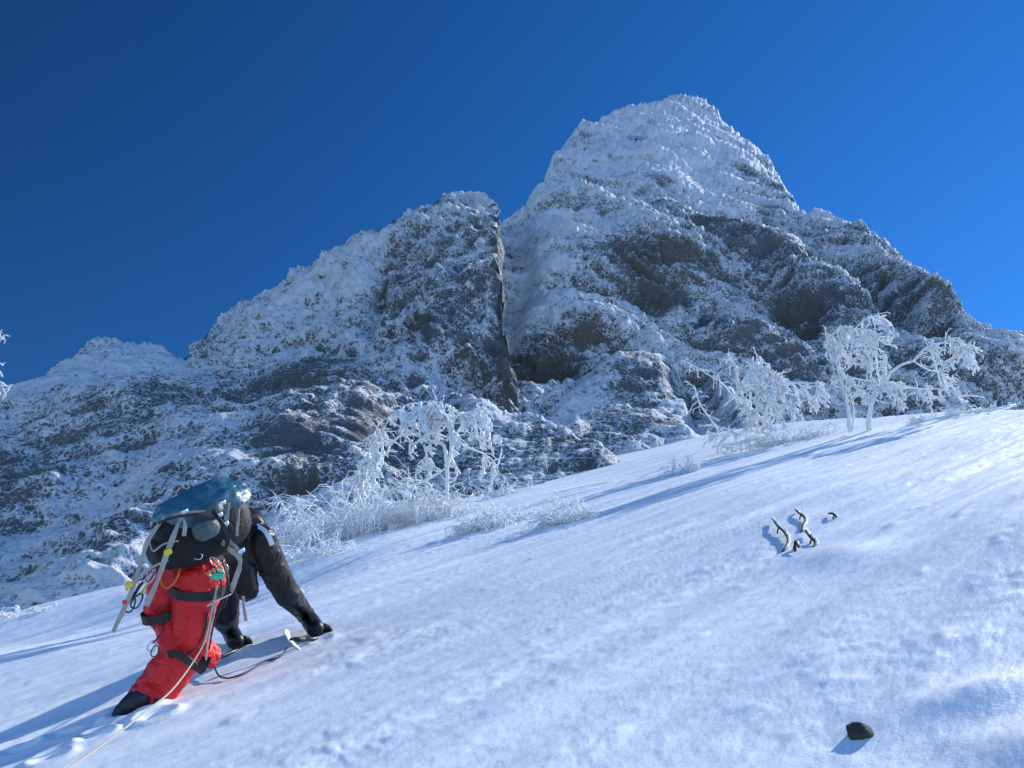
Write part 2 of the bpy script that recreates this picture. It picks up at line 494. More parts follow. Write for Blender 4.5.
PEAK = [(440, 330), (470, 262), (495, 216), (506, 205), (521, 196), (543, 181), (549, 165), (556, 150), (570, 135), (582, 126), (600, 123),
        (612, 112), (632, 108), (652, 104), (668, 98), (680, 95), (700, 97), (712, 105), (722, 118), (740, 131), (755, 142),
        (768, 150), (778, 164), (788, 186), (797, 203), (806, 210), (815, 205), (830, 215), (845, 222), (855, 236), (880, 250),
        (905, 266), (925, 286), (945, 304), (960, 321), (980, 337), (997, 348), (1024, 352), (1120, 350), (1240, 372)]
rock_layer('mountain', PEAK, [(440, 500), (700, 500), (1240, 480)], (750, 400, 44), (.10, -.83, .50),
    relief=[(650, 180, 90, 110, 10, 1.6), (560, 300, 70, 55, 40, .5), (662, 318, 60, 10, 12, -2.2), (650, 280, 70, 22, 8, .8),
            (535, 385, 34, 16, 0, -3), (600, 365, 40, 12, 10, -1.2), (800, 320, 55, 12, 35, -1.6), (790, 285, 60, 25, 35, 1.2),
            (510, 290, 22, 90, 5, -2), (720, 345, 60, 12, 25, 1.5), (900, 330, 70, 14, 35, -2.5), (900, 295, 60, 18, 38, 2),
            (985, 385, 70, 40, 0, 3), (600, 330, 60, 30, 40, .8)],
    rime=[(650, 150, 110, 55, 0, .30), (700, 190, 45, 50, 60, .22), (555, 235, 50, 60, 20, .22), (600, 320, 60, 34, 40, .22),
          (535, 300, 34, 80, 0, .38), (655, 286, 62, 26, 10, -.62), (540, 375, 40, 26, -10, -.70), (590, 355, 34, 14, 15, -.45),
          (800, 310, 130, 42, 36, -.25), (720, 262, 80, 20, 30, -.22), (800, 318, 40, 17, 30, -.5), (880, 270, 26, 50, 60, -.2),
          (900, 330, 60, 25, 35, -.32), (760, 370, 110, 26, 20, -.16), (690, 320, 22, 14, 10, .35), (700, 350, 60, 10, 30, -.25),
          (745, 165, 24, 16, 50, -.22), (830, 390, 90, 26, 0, -.25), (980, 385, 70, 20, -8, .08), (735, 330, 60, 12, 30, .12)],
    brown=[(655, 286, 62, 26, 10, .9), (540, 375, 40, 26, -10, .9), (590, 355, 34, 14, 15, .8), (800, 318, 40, 17, 30, .8), (890, 300, 60, 20, 40, .5),
           (650, 340, 30, 20, 0, .5)],
    base=.50, strata=(-32, 2.4))

BUT = [(185, 372), (197, 354), (215, 338), (232, 322), (260, 305), (290, 286), (320, 269), (350, 250), (362, 243), (368, 247), (400, 231),
       (425, 217), (442, 210), (445, 200), (460, 196), (484, 197), (491, 205), (498, 214), (503, 250), (506, 290), (507, 330), (512, 372), (522, 405), (530, 440)]
rock_layer('rock_buttress', BUT, [(180, 450), (530, 480)], (350, 400, 38), (-.20, -.82, .50),
    relief=[(430, 290, 90, 90, 20, 1.0), (300, 330, 80, 40, -30, .8), (480, 390, 40, 20, 0, -1.5),
            (380, 330, 10, 60, 8, -.8)],
    rime=[(310, 320, 75, 38, -30, .32), (390, 260, 50, 20, -30, .1), (450, 290, 60, 70, 15, -.16), (480, 370, 45, 30, 0, -.42), (410, 345, 40, 16, 0, -.32),
          (512, 320, 13, 120, 0, -1.3), (395, 290, 16, 60, 15, -.1)],  # tall narrow strip: shade of the right-hand wall painted in as bare rock
    brown=[(470, 385, 50, 22, 0, .9), (405, 345, 30, 16, 0, .6), (390, 300, 16, 60, 10, .4)],
    base=.50, strata=(60, 1.3), amp=.9, side=.3, bk=(-.75, .8, 0), curl=.35, ragged=(455, 505))

LOW = [(-160, 440), (-60, 408), (0, 393), (25, 386), (47, 382), (60, 369), (80, 355), (98, 342), (118, 339), (129, 346), (165, 348), (176, 356),
       (200, 354), (240, 351), (280, 346), (310, 341), (335, 352), (360, 349), (400, 358), (435, 366), (465, 384), (490, 398), (510, 403), (540, 405), (570, 420), (640, 470)]
rock_layer('lower_cliff', LOW, [(-160, 700), (0, 640), (300, 610), (640, 520)], (150, 560, 22), (-.10, -.72, .66),
    relief=[(100, 400, 90, 60, 0, .7), (30, 490, 70, 22, 10, .5), (250, 400, 110, 20, -8, .5), (110, 575, 60, 24, -15, .7), (60, 520, 120, 18, -22, -.6), (320, 480, 60, 60, 0, .4),
            (420, 420, 40, 60, 0, -1.0), (300, 505, 40, 10, -15, -1)],
    rime=[(60, 400, 110, 45, 0, .10), (100, 500, 150, 24, -25, .28), (40, 560, 50, 50, 20, .42), (25, 480, 65, 24, 6, -.24), (112, 568, 52, 20, -22, -.62),
          (25, 592, 50, 10, -8, -.6), (245, 412, 90, 12, -14, -.30), (170, 432, 50, 8, -20, -.2), (340, 400, 50, 40, 20, -.16), (285, 470, 36, 30, 20, -.32),
          (255, 360, 90, 14, -4, .2), (425, 410, 34, 50, 20, -.2), (200, 480, 70, 24, -15, .12), (300, 515, 36, 8, -10, -.7), (330, 470, 30, 20, 0, -.25),
          (300, 550, 60, 18, -15, .4), (180, 540, 60, 10, -20, -.1), (470, 430, 50, 14, 30, .1), (400, 440, 80, 60, 20, -.48), (300, 430, 30, 60, 10, -.25), (430, 395, 50, 20, 20, -.2)],
    brown=[(112, 568, 52, 20, -22, .35), (320, 400, 40, 30, 0, .4), (320, 500, 30, 16, 0, .7), (250, 410, 80, 16, -10, .3)],
    base=.38, strata=(14, 2.2), amp=.6, back=9, curl=.7)

HUMP = [(455, 470), (480, 440), (505, 412), (530, 400), (560, 388), (585, 375), (610, 364), (640, 353), (665, 347), (685, 348), (702, 356), (715, 368), (735, 390),
        (760, 415), (800, 450)]
rock_layer('rock_outcrop', HUMP, [(455, 540), (640, 500), (800, 480)], (620, 450, 34), (-.05, -.72, .66),
    relief=[(640, 390, 60, 40, -10, .7), (560, 420, 40, 30, 0, .4), (700, 400, 20, 60, -20, -1.5), (600, 400, 50, 12, -20, .8)],
    rime=[(590, 385, 80, 16, -25, .30), (640, 400, 40, 16, -30, -.34), (690, 390, 36, 50, 30, -.30), (560, 420, 50, 22, -10, .1), (610, 440, 50, 16, -15, -.28), (500, 430, 30, 20, 0, .25), (670, 415, 30, 14, 0, .2)],
    brown=[(700, 400, 24, 30, 0, .5), (610, 440, 60, 20, 0, .3)],
    base=.45, strata=(25, 1.8), amp=.5, back=9, curl=.5, side=.6)
# ------------------------------------------------------------------ rimed trees and shrubs
def mat_rime():
    m, nt, b = new_mat('rime_on_branches')
    co = N(nt, 'ShaderNodeTexCoord').outputs['Object']
    f = noise_n(nt, co, 22, 5, .7)
    f2 = math_n(nt, 'MULTIPLY_ADD', f, 3.0, -1.0, clamp=True)
    nt.links.new(mixc(nt, f2, (.88, .92, .96), (.95, .97, .99)), b.inputs['Base Color'])
    b.inputs['Roughness'].default_value = .7
    b.inputs['Specular IOR Level'].default_value = .3
    out = [n for n in nt.nodes if n.type == 'OUTPUT_MATERIAL'][0]
    tr = N(nt, 'ShaderNodeBsdfTranslucent'); tr.inputs['Color'].default_value = (.93, .95, .97, 1)
    mx = N(nt, 'ShaderNodeMixShader'); mx.inputs[0].default_value = .2
    nt.links.new(b.outputs[0], mx.inputs[1]); nt.links.new(tr.outputs[0], mx.inputs[2]); nt.links.new(mx.outputs[0], out.inputs[0])
    return m
MAT['rime'] = mat_rime()
MAT['rime_bark'] = simple_mat('rimed_bark', (.74, .77, .80), .8, .35, 14, .6, 40, bdist=.01)
MAT['bark'] = simple_mat('red_brown_bark', (.075, .034, .02), .8, .5, 40, .6, 90)
MAT['stone'] = simple_mat('brown_grey_stone', (.055, .052, .042), .85, .45, 25, .9, 60, bdist=.006)

class Tubes:
    def __init__(s, sides=5):
        s.V = []; s.Fc = []; s.k = sides; s.n = 0
    def tube(s, pts, rad, bulge=0.0, cap=True):
        pts = [np.asarray(p, float) for p in pts]; n = len(pts)
        if n < 2: return
        k = s.k; t0 = pts[1] - pts[0]; t0 = t0 / (np.linalg.norm(t0) + 1e-9)
        a = np.cross(t0, [0, 0, 1.]) if abs(t0[2]) < .9 else np.cross(t0, [1., 0, 0]); a /= np.linalg.norm(a)
        base = s.n
        for i, p in enumerate(pts):
            t = pts[min(i + 1, n - 1)] - pts[max(i - 1, 0)]; t = t / (np.linalg.norm(t) + 1e-9)
            a = a - t * a.dot(t); a /= np.linalg.norm(a) + 1e-9; b_ = np.cross(t, a)
            r = rad[i] if hasattr(rad, '__len__') else rad
            for j in range(k):
                th = 2 * math.pi * j / k
                rr = r * (1 + bulge * (random.random() - .4) * 2)
                s.V.append(p + (a * math.cos(th) + b_ * math.sin(th)) * rr)
        for i in range(n - 1):
            for j in range(k):
                s.Fc.append((base + i * k + j, base + i * k + (j + 1) % k, base + (i + 1) * k + (j + 1) % k, base + (i + 1) * k + j))
        s.n += n * k
        if cap:
            s.Fc.append(tuple(base + j for j in range(k))[::-1]); s.Fc.append(tuple(base + (n - 1) * k + j for j in range(k)))
    def build(s, name, mat, parent=None, smooth=True):
        return mesh_obj(name, np.array(s.V), s.Fc, mat, parent, smooth)

def spline(pts, m=6):
    pts = [np.asarray(p, float) for p in pts]; out = []
    P = [2 * pts[0] - pts[1]] + pts + [2 * pts[-1] - pts[-2]]
    for i in range(1, len(P) - 2):
        for j in range(m):
            t = j / m
            out.append(.5 * ((2 * P[i]) + (-P[i - 1] + P[i + 1]) * t + (2 * P[i - 1] - 5 * P[i] + 4 * P[i + 1] - P[i + 2]) * t * t + (-P[i - 1] + 3 * P[i] - 3 * P[i + 1] + P[i + 2]) * t ** 3))
    out.append(pts[-1]); return out

def rnd(s=1.0):
    return np.array([random.gauss(0, s), random.gauss(0, s), random.gauss(0, s)])
DOWN = np.array([0, 0, -1.])
def unit(v): return v / (np.linalg.norm(v) + 1e-9)

def twig(T, p, d, L, r, grav=.5, segs=4, sub=0, bulge=.35, curl=.13):
    pts = [np.array(p)]; d = unit(d); q = np.array(p)
    for i in range(segs):
        d = unit(d + DOWN * grav / segs + rnd(curl))
        q = q + d * L / segs; pts.append(q.copy())
        if sub and i >= 1 - (sub > 2) :
            for _ in range(sub):
                if random.random() < .75:
                    sp_ = pts[-2] + (pts[-1] - pts[-2]) * random.random()
                    twig(T, sp_, unit(d + rnd(.6)), L * random.uniform(.2, .45), r * .8, grav, 3, 0, bulge, curl)
    T.tube(pts, [r * (1 - .45 * i / segs) for i in range(segs + 1)], bulge)

def frond(T, p0, p1, wpx, D, n, r=.014, depth=.25, up=0.0):
    """a bunch of rimed twigs fanning off a spine given in picture points"""
    a = at(*p0, D); b = at(*p1, D + random.uniform(-.3, .3))
    ax = unit(b - a); L = np.linalg.norm(b - a); w = wpx * D / F
    side = unit(np.cross(ax, FW))
    S_ = spline([a, a + (b - a) * .5 + np.array([0, 0, .08 * L]) + side * w * random.uniform(-.15, .15), b], 5)
    T.tube(S_, [r * 1.6] * (len(S_) - 1) + [r], .3)
    nb = max(3, int(n / 5.2))
    for k in range(nb):
        t = (k + random.random()) / nb
        s0 = S_[min(int(t * len(S_)), len(S_) - 1)]
        sg = random.choice((-1, 1))
        d = unit(ax * random.uniform(.3, 1.1) + side * sg * random.uniform(.3, 1.2) + FW * random.uniform(-.6, .6) + DOWN * .12 + rnd(.15))
        l = random.uniform(.35, .8) * w
        q = s0; pts = [s0]
        for _ in range(4):
            d = unit(d + DOWN * .13 + rnd(.2)); q = q + d * l / 4; pts.append(q)
        T.tube(pts, [r * 1.25, r * 1.2, r * 1.1, r, r * .7], .35)
        for _ in range(6):
            s1 = pts[random.randrange(1, 5)]
            twig(T, s1, unit(d + rnd(.7) + DOWN * .12), random.uniform(.18, .42) * w, r * random.uniform(.8, 1.7), .35, 3, 0, .45)

def limb(T, pts, D, r0, r1, bulge=.22, m=5, jit=.0):
    P = []
    for i, p in enumerate(pts):
        dd = D if len(p) == 2 else p[2]
        P.append(at(p[0], p[1], dd))
    S_ = spline(P, m)
    T.tube(S_, list(np.linspace(r0, r1, len(S_))), bulge)
    return S_

def sprigs(T, S_, n, L, r, grav=.3, sub=1, direction=None):
    for _ in range(n):
        i = random.randrange(1, len(S_)); p = S_[i]
        d = rnd(1.0) if direction is None else direction + rnd(.5)
        twig(T, p, d, L * random.uniform(.5, 1.3), r * random.uniform(.7, 1.2), grav, 4, sub)

def tree(label, base, D, trunk_limbs, crown_limbs, fronds, rtw=.014, cat='tree', group='rime covered trees on the slope', density=1.0, name='rimed_tree', extra=60):
    root = empty(name, at(base[0], base[1], D), label, cat, group)
    T = Tubes(7)
    spl = []
    for (pts, r0, r1) in trunk_limbs: spl.append(limb(T, pts, D, r0, r1))
    T.build('trunk', MAT['rime_bark'], root)
    C = Tubes(4)
    for (pts, r0, r1) in crown_limbs:
        S_ = limb(C, pts, D, r0, r1); sprigs(C, S_, int(extra / 6), .28, rtw * .8, .5)
    for (p0, p1, wp, n) in fronds: frond(C, p0, p1, wp, D, int(n * density), rtw)
    for S_ in spl: sprigs(C, S_[len(S_) // 2:], extra // 8, .25, rtw * .8, .4)
    C.build('crown', MAT['rime'], root)
    return root

def bush(label, px, py, wpx, hpx, n, lean=(0, 0), r=.012, depth=.5, D=None, cat='shrub', group='low rimed shrubs at the edge of the snow', name='rimed_shrub', grav=.9, sub=1, segs=5, lift=0.0):
    D = D or SD(px, py)
    base = at(px, py, D) - SN * .03
    root = empty(name, base, label, cat, group)
    T = Tubes(4)
    W = wpx * D / F; Hh = hpx * D / F
    T.tube([base - E1 * W * .52 - SN * .02, base - SN * .05, base + E1 * W * .52 - SN * .02], [.02, .04, .02])
    for i in range(int(n * .42)):
        off = np.array([random.uniform(-.5, .5) * W, random.uniform(-.5, .5) * W * depth, 0])
        p = base + off; a = (p - ORG); p = p - SN * (a @ SN - 0) * (1 if abs(a @ SN) < .35 else 0) * .8
        edge = 1 - (2 * abs(off[0]) / W) ** 2 * .55
        d = unit(np.array([off[0] / W * 1.5 + lean[0] + random.gauss(0, .35), random.gauss(0, .35), 1.0 + lean[1]]))
        L = Hh * random.uniform(.55, 1.25) * edge
        twig(T, p, d, L, r * random.uniform(.6, 1.2), grav, segs, sub + 2, .4, .30)
    T.build('twigs', MAT['rime'], root)
    return root

# --- the arching birch left of the middle
DB = 13.5
tree('rime-white tree with an arching trunk and hanging bunches, above the shrubs left of the middle', (447, 487), DB,
     [([(447, 500), (447, 487), (447, 470), (446, 455), (444, 446), (440, 443), (431, 441), (420, 436), (410, 434), (400, 436), (391, 444), (387, 453)], .036, .020),
      ([(447, 470), (451, 447), (449, 427), (446, 416), (440, 408), (433, 400)], .030, .014)],
     [([(452, 445), (455, 433), (464, 446), (482, 453), (493, 461), (499, 472)], .026, .010),
      ([(449, 430), (452, 418), (467, 413), (479, 408), (488, 405)], .022, .009),
      ([(445, 469), (429, 479), (413, 486), (404, 491)], .022, .012),
      ([(400, 436), (403, 425), (402, 410), (408, 404)], .018, .008),
      ([(412, 434), (414, 420), (417, 410)], .016, .008),
      ([(391, 444), (382, 433), (376, 430)], .018, .008),
      ([(440, 443), (437, 430), (436, 412), (434, 399)], .018, .007)],
     [((404, 406), (401, 422), 20, 40), ((412, 404), (416, 428), 16, 34), ((430, 401), (430, 420), 26, 70), ((437, 404), (434, 432), 22, 60),
      ((446, 404), (449, 420), 18, 40), ((430, 425), (424, 438), 14, 30), ((424, 445), (426, 470), 16, 46), ((431, 460), (431, 474), 10, 26), ((412, 440), (410, 455), 12, 22),
      ((375, 432), (369, 448), 16, 36), ((385, 432), (383, 456), 14, 36), ((378, 446), (368, 466), 18, 50), ((369, 458), (360, 482), 20, 60), ((362, 472), (356, 494), 20, 60),
      ((376, 452), (373, 490), 16, 50), ((452, 425), (454, 445), 14, 30), ((455, 440), (452, 460), 12, 24), ((450, 456), (457, 476), 12, 30),
      ((462, 414), (468, 425), 16, 36), ((472, 412), (478, 440), 18, 56), ((480, 412), (492, 426), 14, 36), ((488, 420), (491, 448), 10, 34), ((494, 436), (500, 444), 8, 12),
      ((484, 455), (484, 474), 12, 34), ((493, 463), (493, 480), 13, 36), ((405, 424), (409, 432), 10, 14), ((420, 402), (422, 424), 22, 60), ((441, 402), (440, 424), 20, 60), ((457, 412), (462, 430), 18, 40), ((470, 412), (488, 420), 18, 46)], rtw=.0145, density=.9)

# --- shrubs below and beside it
bush('broad pale mass of drooping rimed twigs, the largest shrub, under the arching tree', 352, 538, 100, 80, 400, (-.15, 0), r=.009, grav=1.6, segs=6)
bush('dense rimed shrub directly under the trunk of the arching tree', 424, 522, 90, 56, 300, (0, 0), r=.009, grav=1.4, segs=6)
bush('faint thin rimed shrub low on the snow, left of the broad drooping one', 312, 560, 46, 44, 90, (0, 0), r=.008, grav=1.3)
bush('round rimed shrub right of the arching tree, in front of the rocks', 487, 530, 46, 40, 160, r=.009, grav=1.5)
bush('small rounded rimed shrub farther back, behind the round one', 512, 494, 44, 26, 110, r=.010, grav=1.1)
bush('loose rimed shrub standing highest on the crest beside the outcrop', 552, 478, 36, 26, 90, r=.011, grav=.9)
bush('fan-shaped rimed shrub farthest right in the middle group, low on the open snow', 566, 524, 52, 36, 170, r=.008, grav=1.1)
bush('flat rimed shrub between the round one and the fan-shaped one', 527, 520, 40, 20, 90, r=.008, grav=1.3)
bush('single spiky rimed sprig beside the raised arm of the climber', 302, 596, 12, 17, 16, r=.007, grav=.3, name='rimed_sprig', cat='sprig', group='rimed sprigs poking out of the snow')
bush('tiny rimed tuft alone on the snow below the middle shrubs', 528, 562, 14, 7, 22, r=.008, grav=.8, name='rimed_sprig', cat='sprig', group='rimed sprigs poking out of the snow')
bush('low rimed scrub at the lower left edge, under the cliff', 20, 617, 74, 14, 150, (.4, 0), r=.007, grav=1.5, name='rimed_shrub')

# --- twigs left of the boulder, on the edge of the cliff
def sprig(label, limbs, D, base, r=.012, n=12, L=.2, grp='rimed sprigs poking out of the snow', name='rimed_sprig'):
    root = empty(name, at(base[0], base[1], D), label, 'sprig', grp)
    T = Tubes(5)
    for pts in limbs:
        S_ = limb(T, pts, D, r * 1.5, r * .7); sprigs(T, S_, n, L, r * .8, .3)
    T.build('twigs', MAT['rime'], root)
sprig('forked rimed sprig at the foot of the cliff, above the shoulder of the climber', [[(300, 548), (308, 538), (318, 520), (322, 512)], [(308, 538), (300, 528), (290, 523)]], 11.3, (300, 548), .009, 8, .1)

# --- tree right of the middle
DM = 17.0
tree('rimed tree with a bushy crown leaning right and one bare stem on its left side', (745, 430), DM,
     [([(752, 432), (745, 403), (738, 388), (736, 368), (731, 359), (727, 353)], .036, .012),
      ([(757, 434), (757, 405), (755, 380), (757, 357)], .034, .012),
      ([(762, 432), (768, 405), (780, 388), (793, 383), (808, 383), (823, 383)], .034, .010)],
     [([(757, 400), (765, 385), (768, 366)], .02, .01), ([(760, 395), (775, 375), (783, 373)], .018, .009), ([(764, 420), (785, 408), (806, 400)], .02, .01),
      ([(727, 353), (731, 362)], .016, .014)],
     [((753, 357), (746, 380), 16, 44), ((760, 357), (762, 385), 20, 66), ((766, 364), (774, 392), 20, 66), ((746, 376), (742, 398), 16, 44), ((776, 374), (786, 400), 20, 56),
      ((789, 383), (797, 394), 14, 30), ((799, 384), (815, 404), 14, 44), ((816, 381), (818, 400), 16, 48), ((822, 384), (824, 396), 10, 24), ((750, 392), (748, 425), 22, 40),
      ((772, 396), (784, 420), 22, 46), ((758, 380), (756, 416), 22, 60), ((782, 402), (796, 412), 18, 40), ((737, 372), (738, 392), 9, 16)], rtw=.0145)
bush('wide low rimed shrub at the foot of the bushy-crowned tree', 800, 434, 74, 22, 170, (.2, 0), r=.012, grav=1.2, D=16.6)
bush('pale rimed shrub left of the bushy-crowned tree, half drifted over', 742, 438, 60, 22, 130, (0, 0), r=.012, grav=1.2, D=16.8)
bush('ghostly faint rimed shrub on open snow left of the bushy-crowned tree', 684, 474, 36, 24, 50, (0, 0), r=.008, grav=.7)
bush('short upright rimed sprig in the hollow before the outcrop', 688, 470, 9, 19, 8, (0, .4), r=.010, grav=.1, name='rimed_sprig', cat='sprig', group='rimed sprigs poking out of the snow')
sprig('rimed sprig with one long bent twig at the foot of the outcrop', [[(663, 445), (657, 438), (650, 434), (643, 433)], [(662, 446), (664, 438)], [(650, 448), (640, 443), (632, 446)], [(640, 448), (638, 442), (630, 441)]], 18, (655, 446), .016, 6, .14)
def thin_stem(label, pts, D, r=.02):
    root = empty('rimed_sapling', at(pts[0][0], pts[0][1], D), label, 'sapling', 'thin rimed saplings against the outcrop')
    T = Tubes(5); S_ = limb(T, pts, D, r, r * .5, .35); T.build('stem', MAT['rime_bark'], root)
    C = Tubes(4); sprigs(C, S_, 26, .3, r * .5, .7, 1); C.build('twigs', MAT['rime'], root)
thin_stem('longer thin sapling leaning left across the dark rock beside the bushy-crowned tree', [(742, 404), (735, 398), (722, 383), (712, 377), (696, 367), (681, 360)], 18.5)
thin_stem('shorter thin sapling leaning left, standing at the foot of the outcrop', [(722, 436), (717, 429), (709, 417), (702, 408), (697, 396), (694, 385)], 18.5)

# --- the two trees on the right
DR = 14.8
tree('slender rimed tree with twin thin stems, left of the two tall trees on the crest', (850, 427), DR,
     [([(851, 432), (849, 425), (848, 410), (845, 391), (840, 377), (836, 362), (831, 349), (826, 338)], .036, .012),
      ([(852, 430), (853, 422), (854, 408), (851, 396), (846, 388)], .024, .012)],
     [([(845, 352), (851, 360), (848, 368), (842, 374)], .016, .010), ([(836, 362), (838, 350), (842, 338), (845, 325)], .018, .009), ([(845, 388), (834, 385), (832, 376), (835, 373)], .012, .008),
      ([(846, 378), (858, 379), (868, 381)], .014, .01)],
     [((830, 334), (832, 350), 18, 60), ((840, 325), (842, 348), 20, 76), ((849, 326), (852, 350), 18, 66), ((855, 330), (871, 348), 13, 50), ((834, 355), (839, 361), 12, 24),
      ((838, 368), (850, 386), 13, 46), ((846, 380), (865, 397), 13, 50), ((842, 382), (846, 392), 10, 18)], rtw=.0125)
tree('tall rimed tree with a long arched bough reaching right, rightmost on the crest', (869, 427), DR,
     [([(869, 430), (869, 422), (870, 410), (874, 398), (879, 389), (885, 382)], .050, .030),
      ([(885, 382), (892, 372), (903, 364), (913, 361), (920, 354), (924, 349), (932, 345)], .030, .016)],
     [([(876, 393), (871, 379), (872, 365), (868, 355), (871, 350), (876, 348), (886, 355), (887, 364)], .024, .010),
      ([(913, 361), (925, 368), (932, 371), (939, 371), (944, 378), (956, 392), (966, 402)], .020, .010),
      ([(930, 349), (936, 366), (940, 380), (950, 396)], .018, .009),
      ([(884, 383), (894, 383), (903, 388), (911, 388), (923, 389), (939, 389)], .020, .009),
      ([(862, 335), (862, 322), (868, 318), (880, 317), (892, 325), (894, 338)], .018, .008),
      ([(872, 362), (866, 350), (862, 335)], .018, .014),
      ([(932, 345), (945, 342), (955, 338), (968, 345)], .014, .008)],
     [((876, 350), (878, 376), 15, 50), ((885, 354), (886, 376), 12, 40), ((858, 354), (868, 368), 13, 44), ((872, 378), (876, 396), 18, 60), ((882, 384), (902, 402), 15, 60),
      ((893, 384), (904, 396), 12, 34), ((864, 330), (872, 336), 14, 36), ((868, 318), (880, 324), 13, 40), ((882, 318), (892, 336), 13, 44), ((870, 332), (886, 344), 13, 40),
      ((932, 340), (934, 354), 10, 26), ((937, 344), (943, 368), 13, 50), ((949, 338), (954, 360), 16, 60), ((958, 338), (966, 360), 18, 70), ((966, 344), (976, 362), 15, 50),
      ((970, 346), (977, 350), 10, 16), ((926, 383), (932, 404), 11, 34), ((918, 389), (924, 401), 7, 14), ((939, 389), (944, 401), 8, 18), ((950, 384), (960, 400), 11, 36), ((943, 374), (948, 390), 7, 20)], rtw=.0125)
bush('low fringe of rimed twigs on the crest under the arched bough', 945, 413, 70, 13, 120, (0, 0), r=.010, grav=1.0, D=14.5)
bush('short rimed tuft on the crest close to the right edge', 995, 406, 40, 7, 50, (0, 0), r=.010, grav=1.0, D=14)

# sliver of a tree at the left edge, standing on the cliff top
tree('rimed tree cut off by the left edge, on the skyline', (-14, 400), 30,
     [([(-14, 405), (-14, 380), (-12, 355), (-10, 332)], .09, .04)],
     [([(-12, 385), (0, 382), (9, 389)], .04, .02), ([(-12, 355), (-4, 338), (2, 337)], .03, .02)],
     [((-10, 385), (4, 389), 14, 60), ((-8, 336), (1, 338), 9, 26), ((-12, 364), (-2, 370), 10, 30), ((-12, 375), (0, 374), 8, 20)], rtw=.022)

# --- exposed branches sticking out of the snow, with a drift on them
def exposed(label, pts, r, caps):
    D = SD(*pts[-1])
    root = empty('exposed_branch', at(*pts[-1], D), label, 'branch', 'bare branch ends in the drift')
    T = Tubes(8); P = [SP(x, y, l) for (x, y), l in zip(pts, caps)]
    r = r * .75; S_ = spline(P, 6); T.tube(S_, list(r * (.45 + .55 * np.sin(np.linspace(.25, 2.6, len(S_))))), .15)
    T.tube(spline([S_[8], S_[8] + np.array([-.015, -.01, -.02]), S_[8] + np.array([-.02, 0, -.045])], 3), .005)
    T.build('stem', MAT['bark'], root)
    C = Tubes(6)
    Q = [p + SN * r * .75 + rnd(.003) + np.array([.014, .01, 0]) for p in S_[:-3]]
    C.tube(Q, [r * random.uniform(.55, .95) for _ in Q], .35); C.build('snow_cap', MAT['rime'], root)
exposed('thick red-brown curved branch end with snow on its back, nearest the climber', [(773, 522), (778, 530), (785, 536), (789, 544), (784, 552), (779, 553)], .012, (.03, .035, .03, .025, .01, -.015))
exposed('dark thin branch end curving above the drift, to the right of the thick one', [(796, 513), (800, 517), (806, 522), (803, 529), (800, 534)], .013, (.025, .03, .025, .01, -.015))
exposed('short dark branch stub low in the drift between the other ends', [(800, 552), (797, 548), (795, 552)], .013, (.03, .04, -.01))
exposed('flat brown branch stub at the right of the drift', [(806, 535), (811, 541), (816, 545), (812, 548)], .013, (.03, .03, .015, -.01))
exposed('smallest dark branch tip, farthest right beyond the drift', [(829, 516), (834, 518), (837, 517)], .011, (.02, .03, -.005))

# --- stone in the foreground
def stone(label, px, py, rx, ry, rz, mat, seed, name='stone', lift=.2):
    D = SD(px, py); c = at(px, py, D) + SN * rz * lift
    nu, nv_ = 40, 28
    th = np.linspace(0, 2 * math.pi, nu, endpoint=False); ph = np.linspace(.02, math.pi - .02, nv_)
    TH, PHH = np.meshgrid(th, ph)
    d = np.stack([np.cos(TH) * np.sin(PHH), np.sin(TH) * np.sin(PHH), np.cos(PHH)], -1)
    k = np.ones(TH.shape); rs = np.random.default_rng(seed)
    for _ in range(13):
        nn_ = rs.normal(size=3); nn_ /= np.linalg.norm(nn_); dd = rs.uniform(.5, .85)
        dp = d @ nn_; k = np.where(dp > .05, np.minimum(k, dd / np.maximum(dp, .05)), k)
    k = k * (1 + .06 * fbm(d * 3 + seed, 3) + .03 * fbm(d * 9 + seed, 2))
    V = c + (d[..., 0:1] * k[..., None] * rx) * E1 + (d[..., 1:2] * k[..., None] * ry) * E2 + (d[..., 2:3] * k[..., None] * rz) * SN
    idx = np.arange(nu * nv_).reshape(nv_, nu)
    q = np.stack([idx[:-1], np.roll(idx[:-1], -1, 1), np.roll(idx[1:], -1, 1), idx[1:]], -1).reshape(-1, 4)
    o = mesh_obj(name, V.reshape(-1, 3), q, mat)
    tag(o, label, 'stone')
stone('fist-sized dark stone half sunk in the snow, low right of the picture', 858, 735, .048, .05, .045, MAT['stone'], 5, lift=-.25)
# ------------------------------------------------------------------ climber
FAB_RED = simple_mat('red_shell_fabric', (.62, .007, .014), .40, .22, 6, 1.0, 9, bdist=.035, spec=.45)
FAB_BLK = simple_mat('black_shell_fabric', (.004, .0045, .007), .42, .4, 8, .5, 9, bdist=.02, spec=.3)
FAB_TEAL = simple_mat('teal_pack_fabric', (.03, .115, .165), .35, .35, 9, .7, 16, bdist=.015, spec=.7)
FAB_GREY = simple_mat('grey_green_mesh', (.055, .08, .085), .5, .4, 30, .5, 60)
FAB_PACK = simple_mat('black_pack_fabric', (.007, .007, .009), .6, .5, 10, .8, 25, bdist=.012, spec=.3)
WEB = simple_mat('grey_webbing', (.34, .33, .31), .75, .25, 20, .4, 150, bdist=.002)
WEB_BLK = simple_mat('black_webbing', (.012, .011, .013), .6, .4, 30, .4, 120, bdist=.002)
WEB_PINK = simple_mat('faded_pink_webbing', (.40, .27, .27), .75, .2, 20, .3, 150, bdist=.002)
ROPE_M = simple_mat('beige_rope', (.40, .36, .28), .75, .35, 120, .8, 300, bdist=.002)
CORD_BLK = simple_mat('black_cord', (.02, .02, .026), .6, .5, 200, .4, 200, bdist=.001)
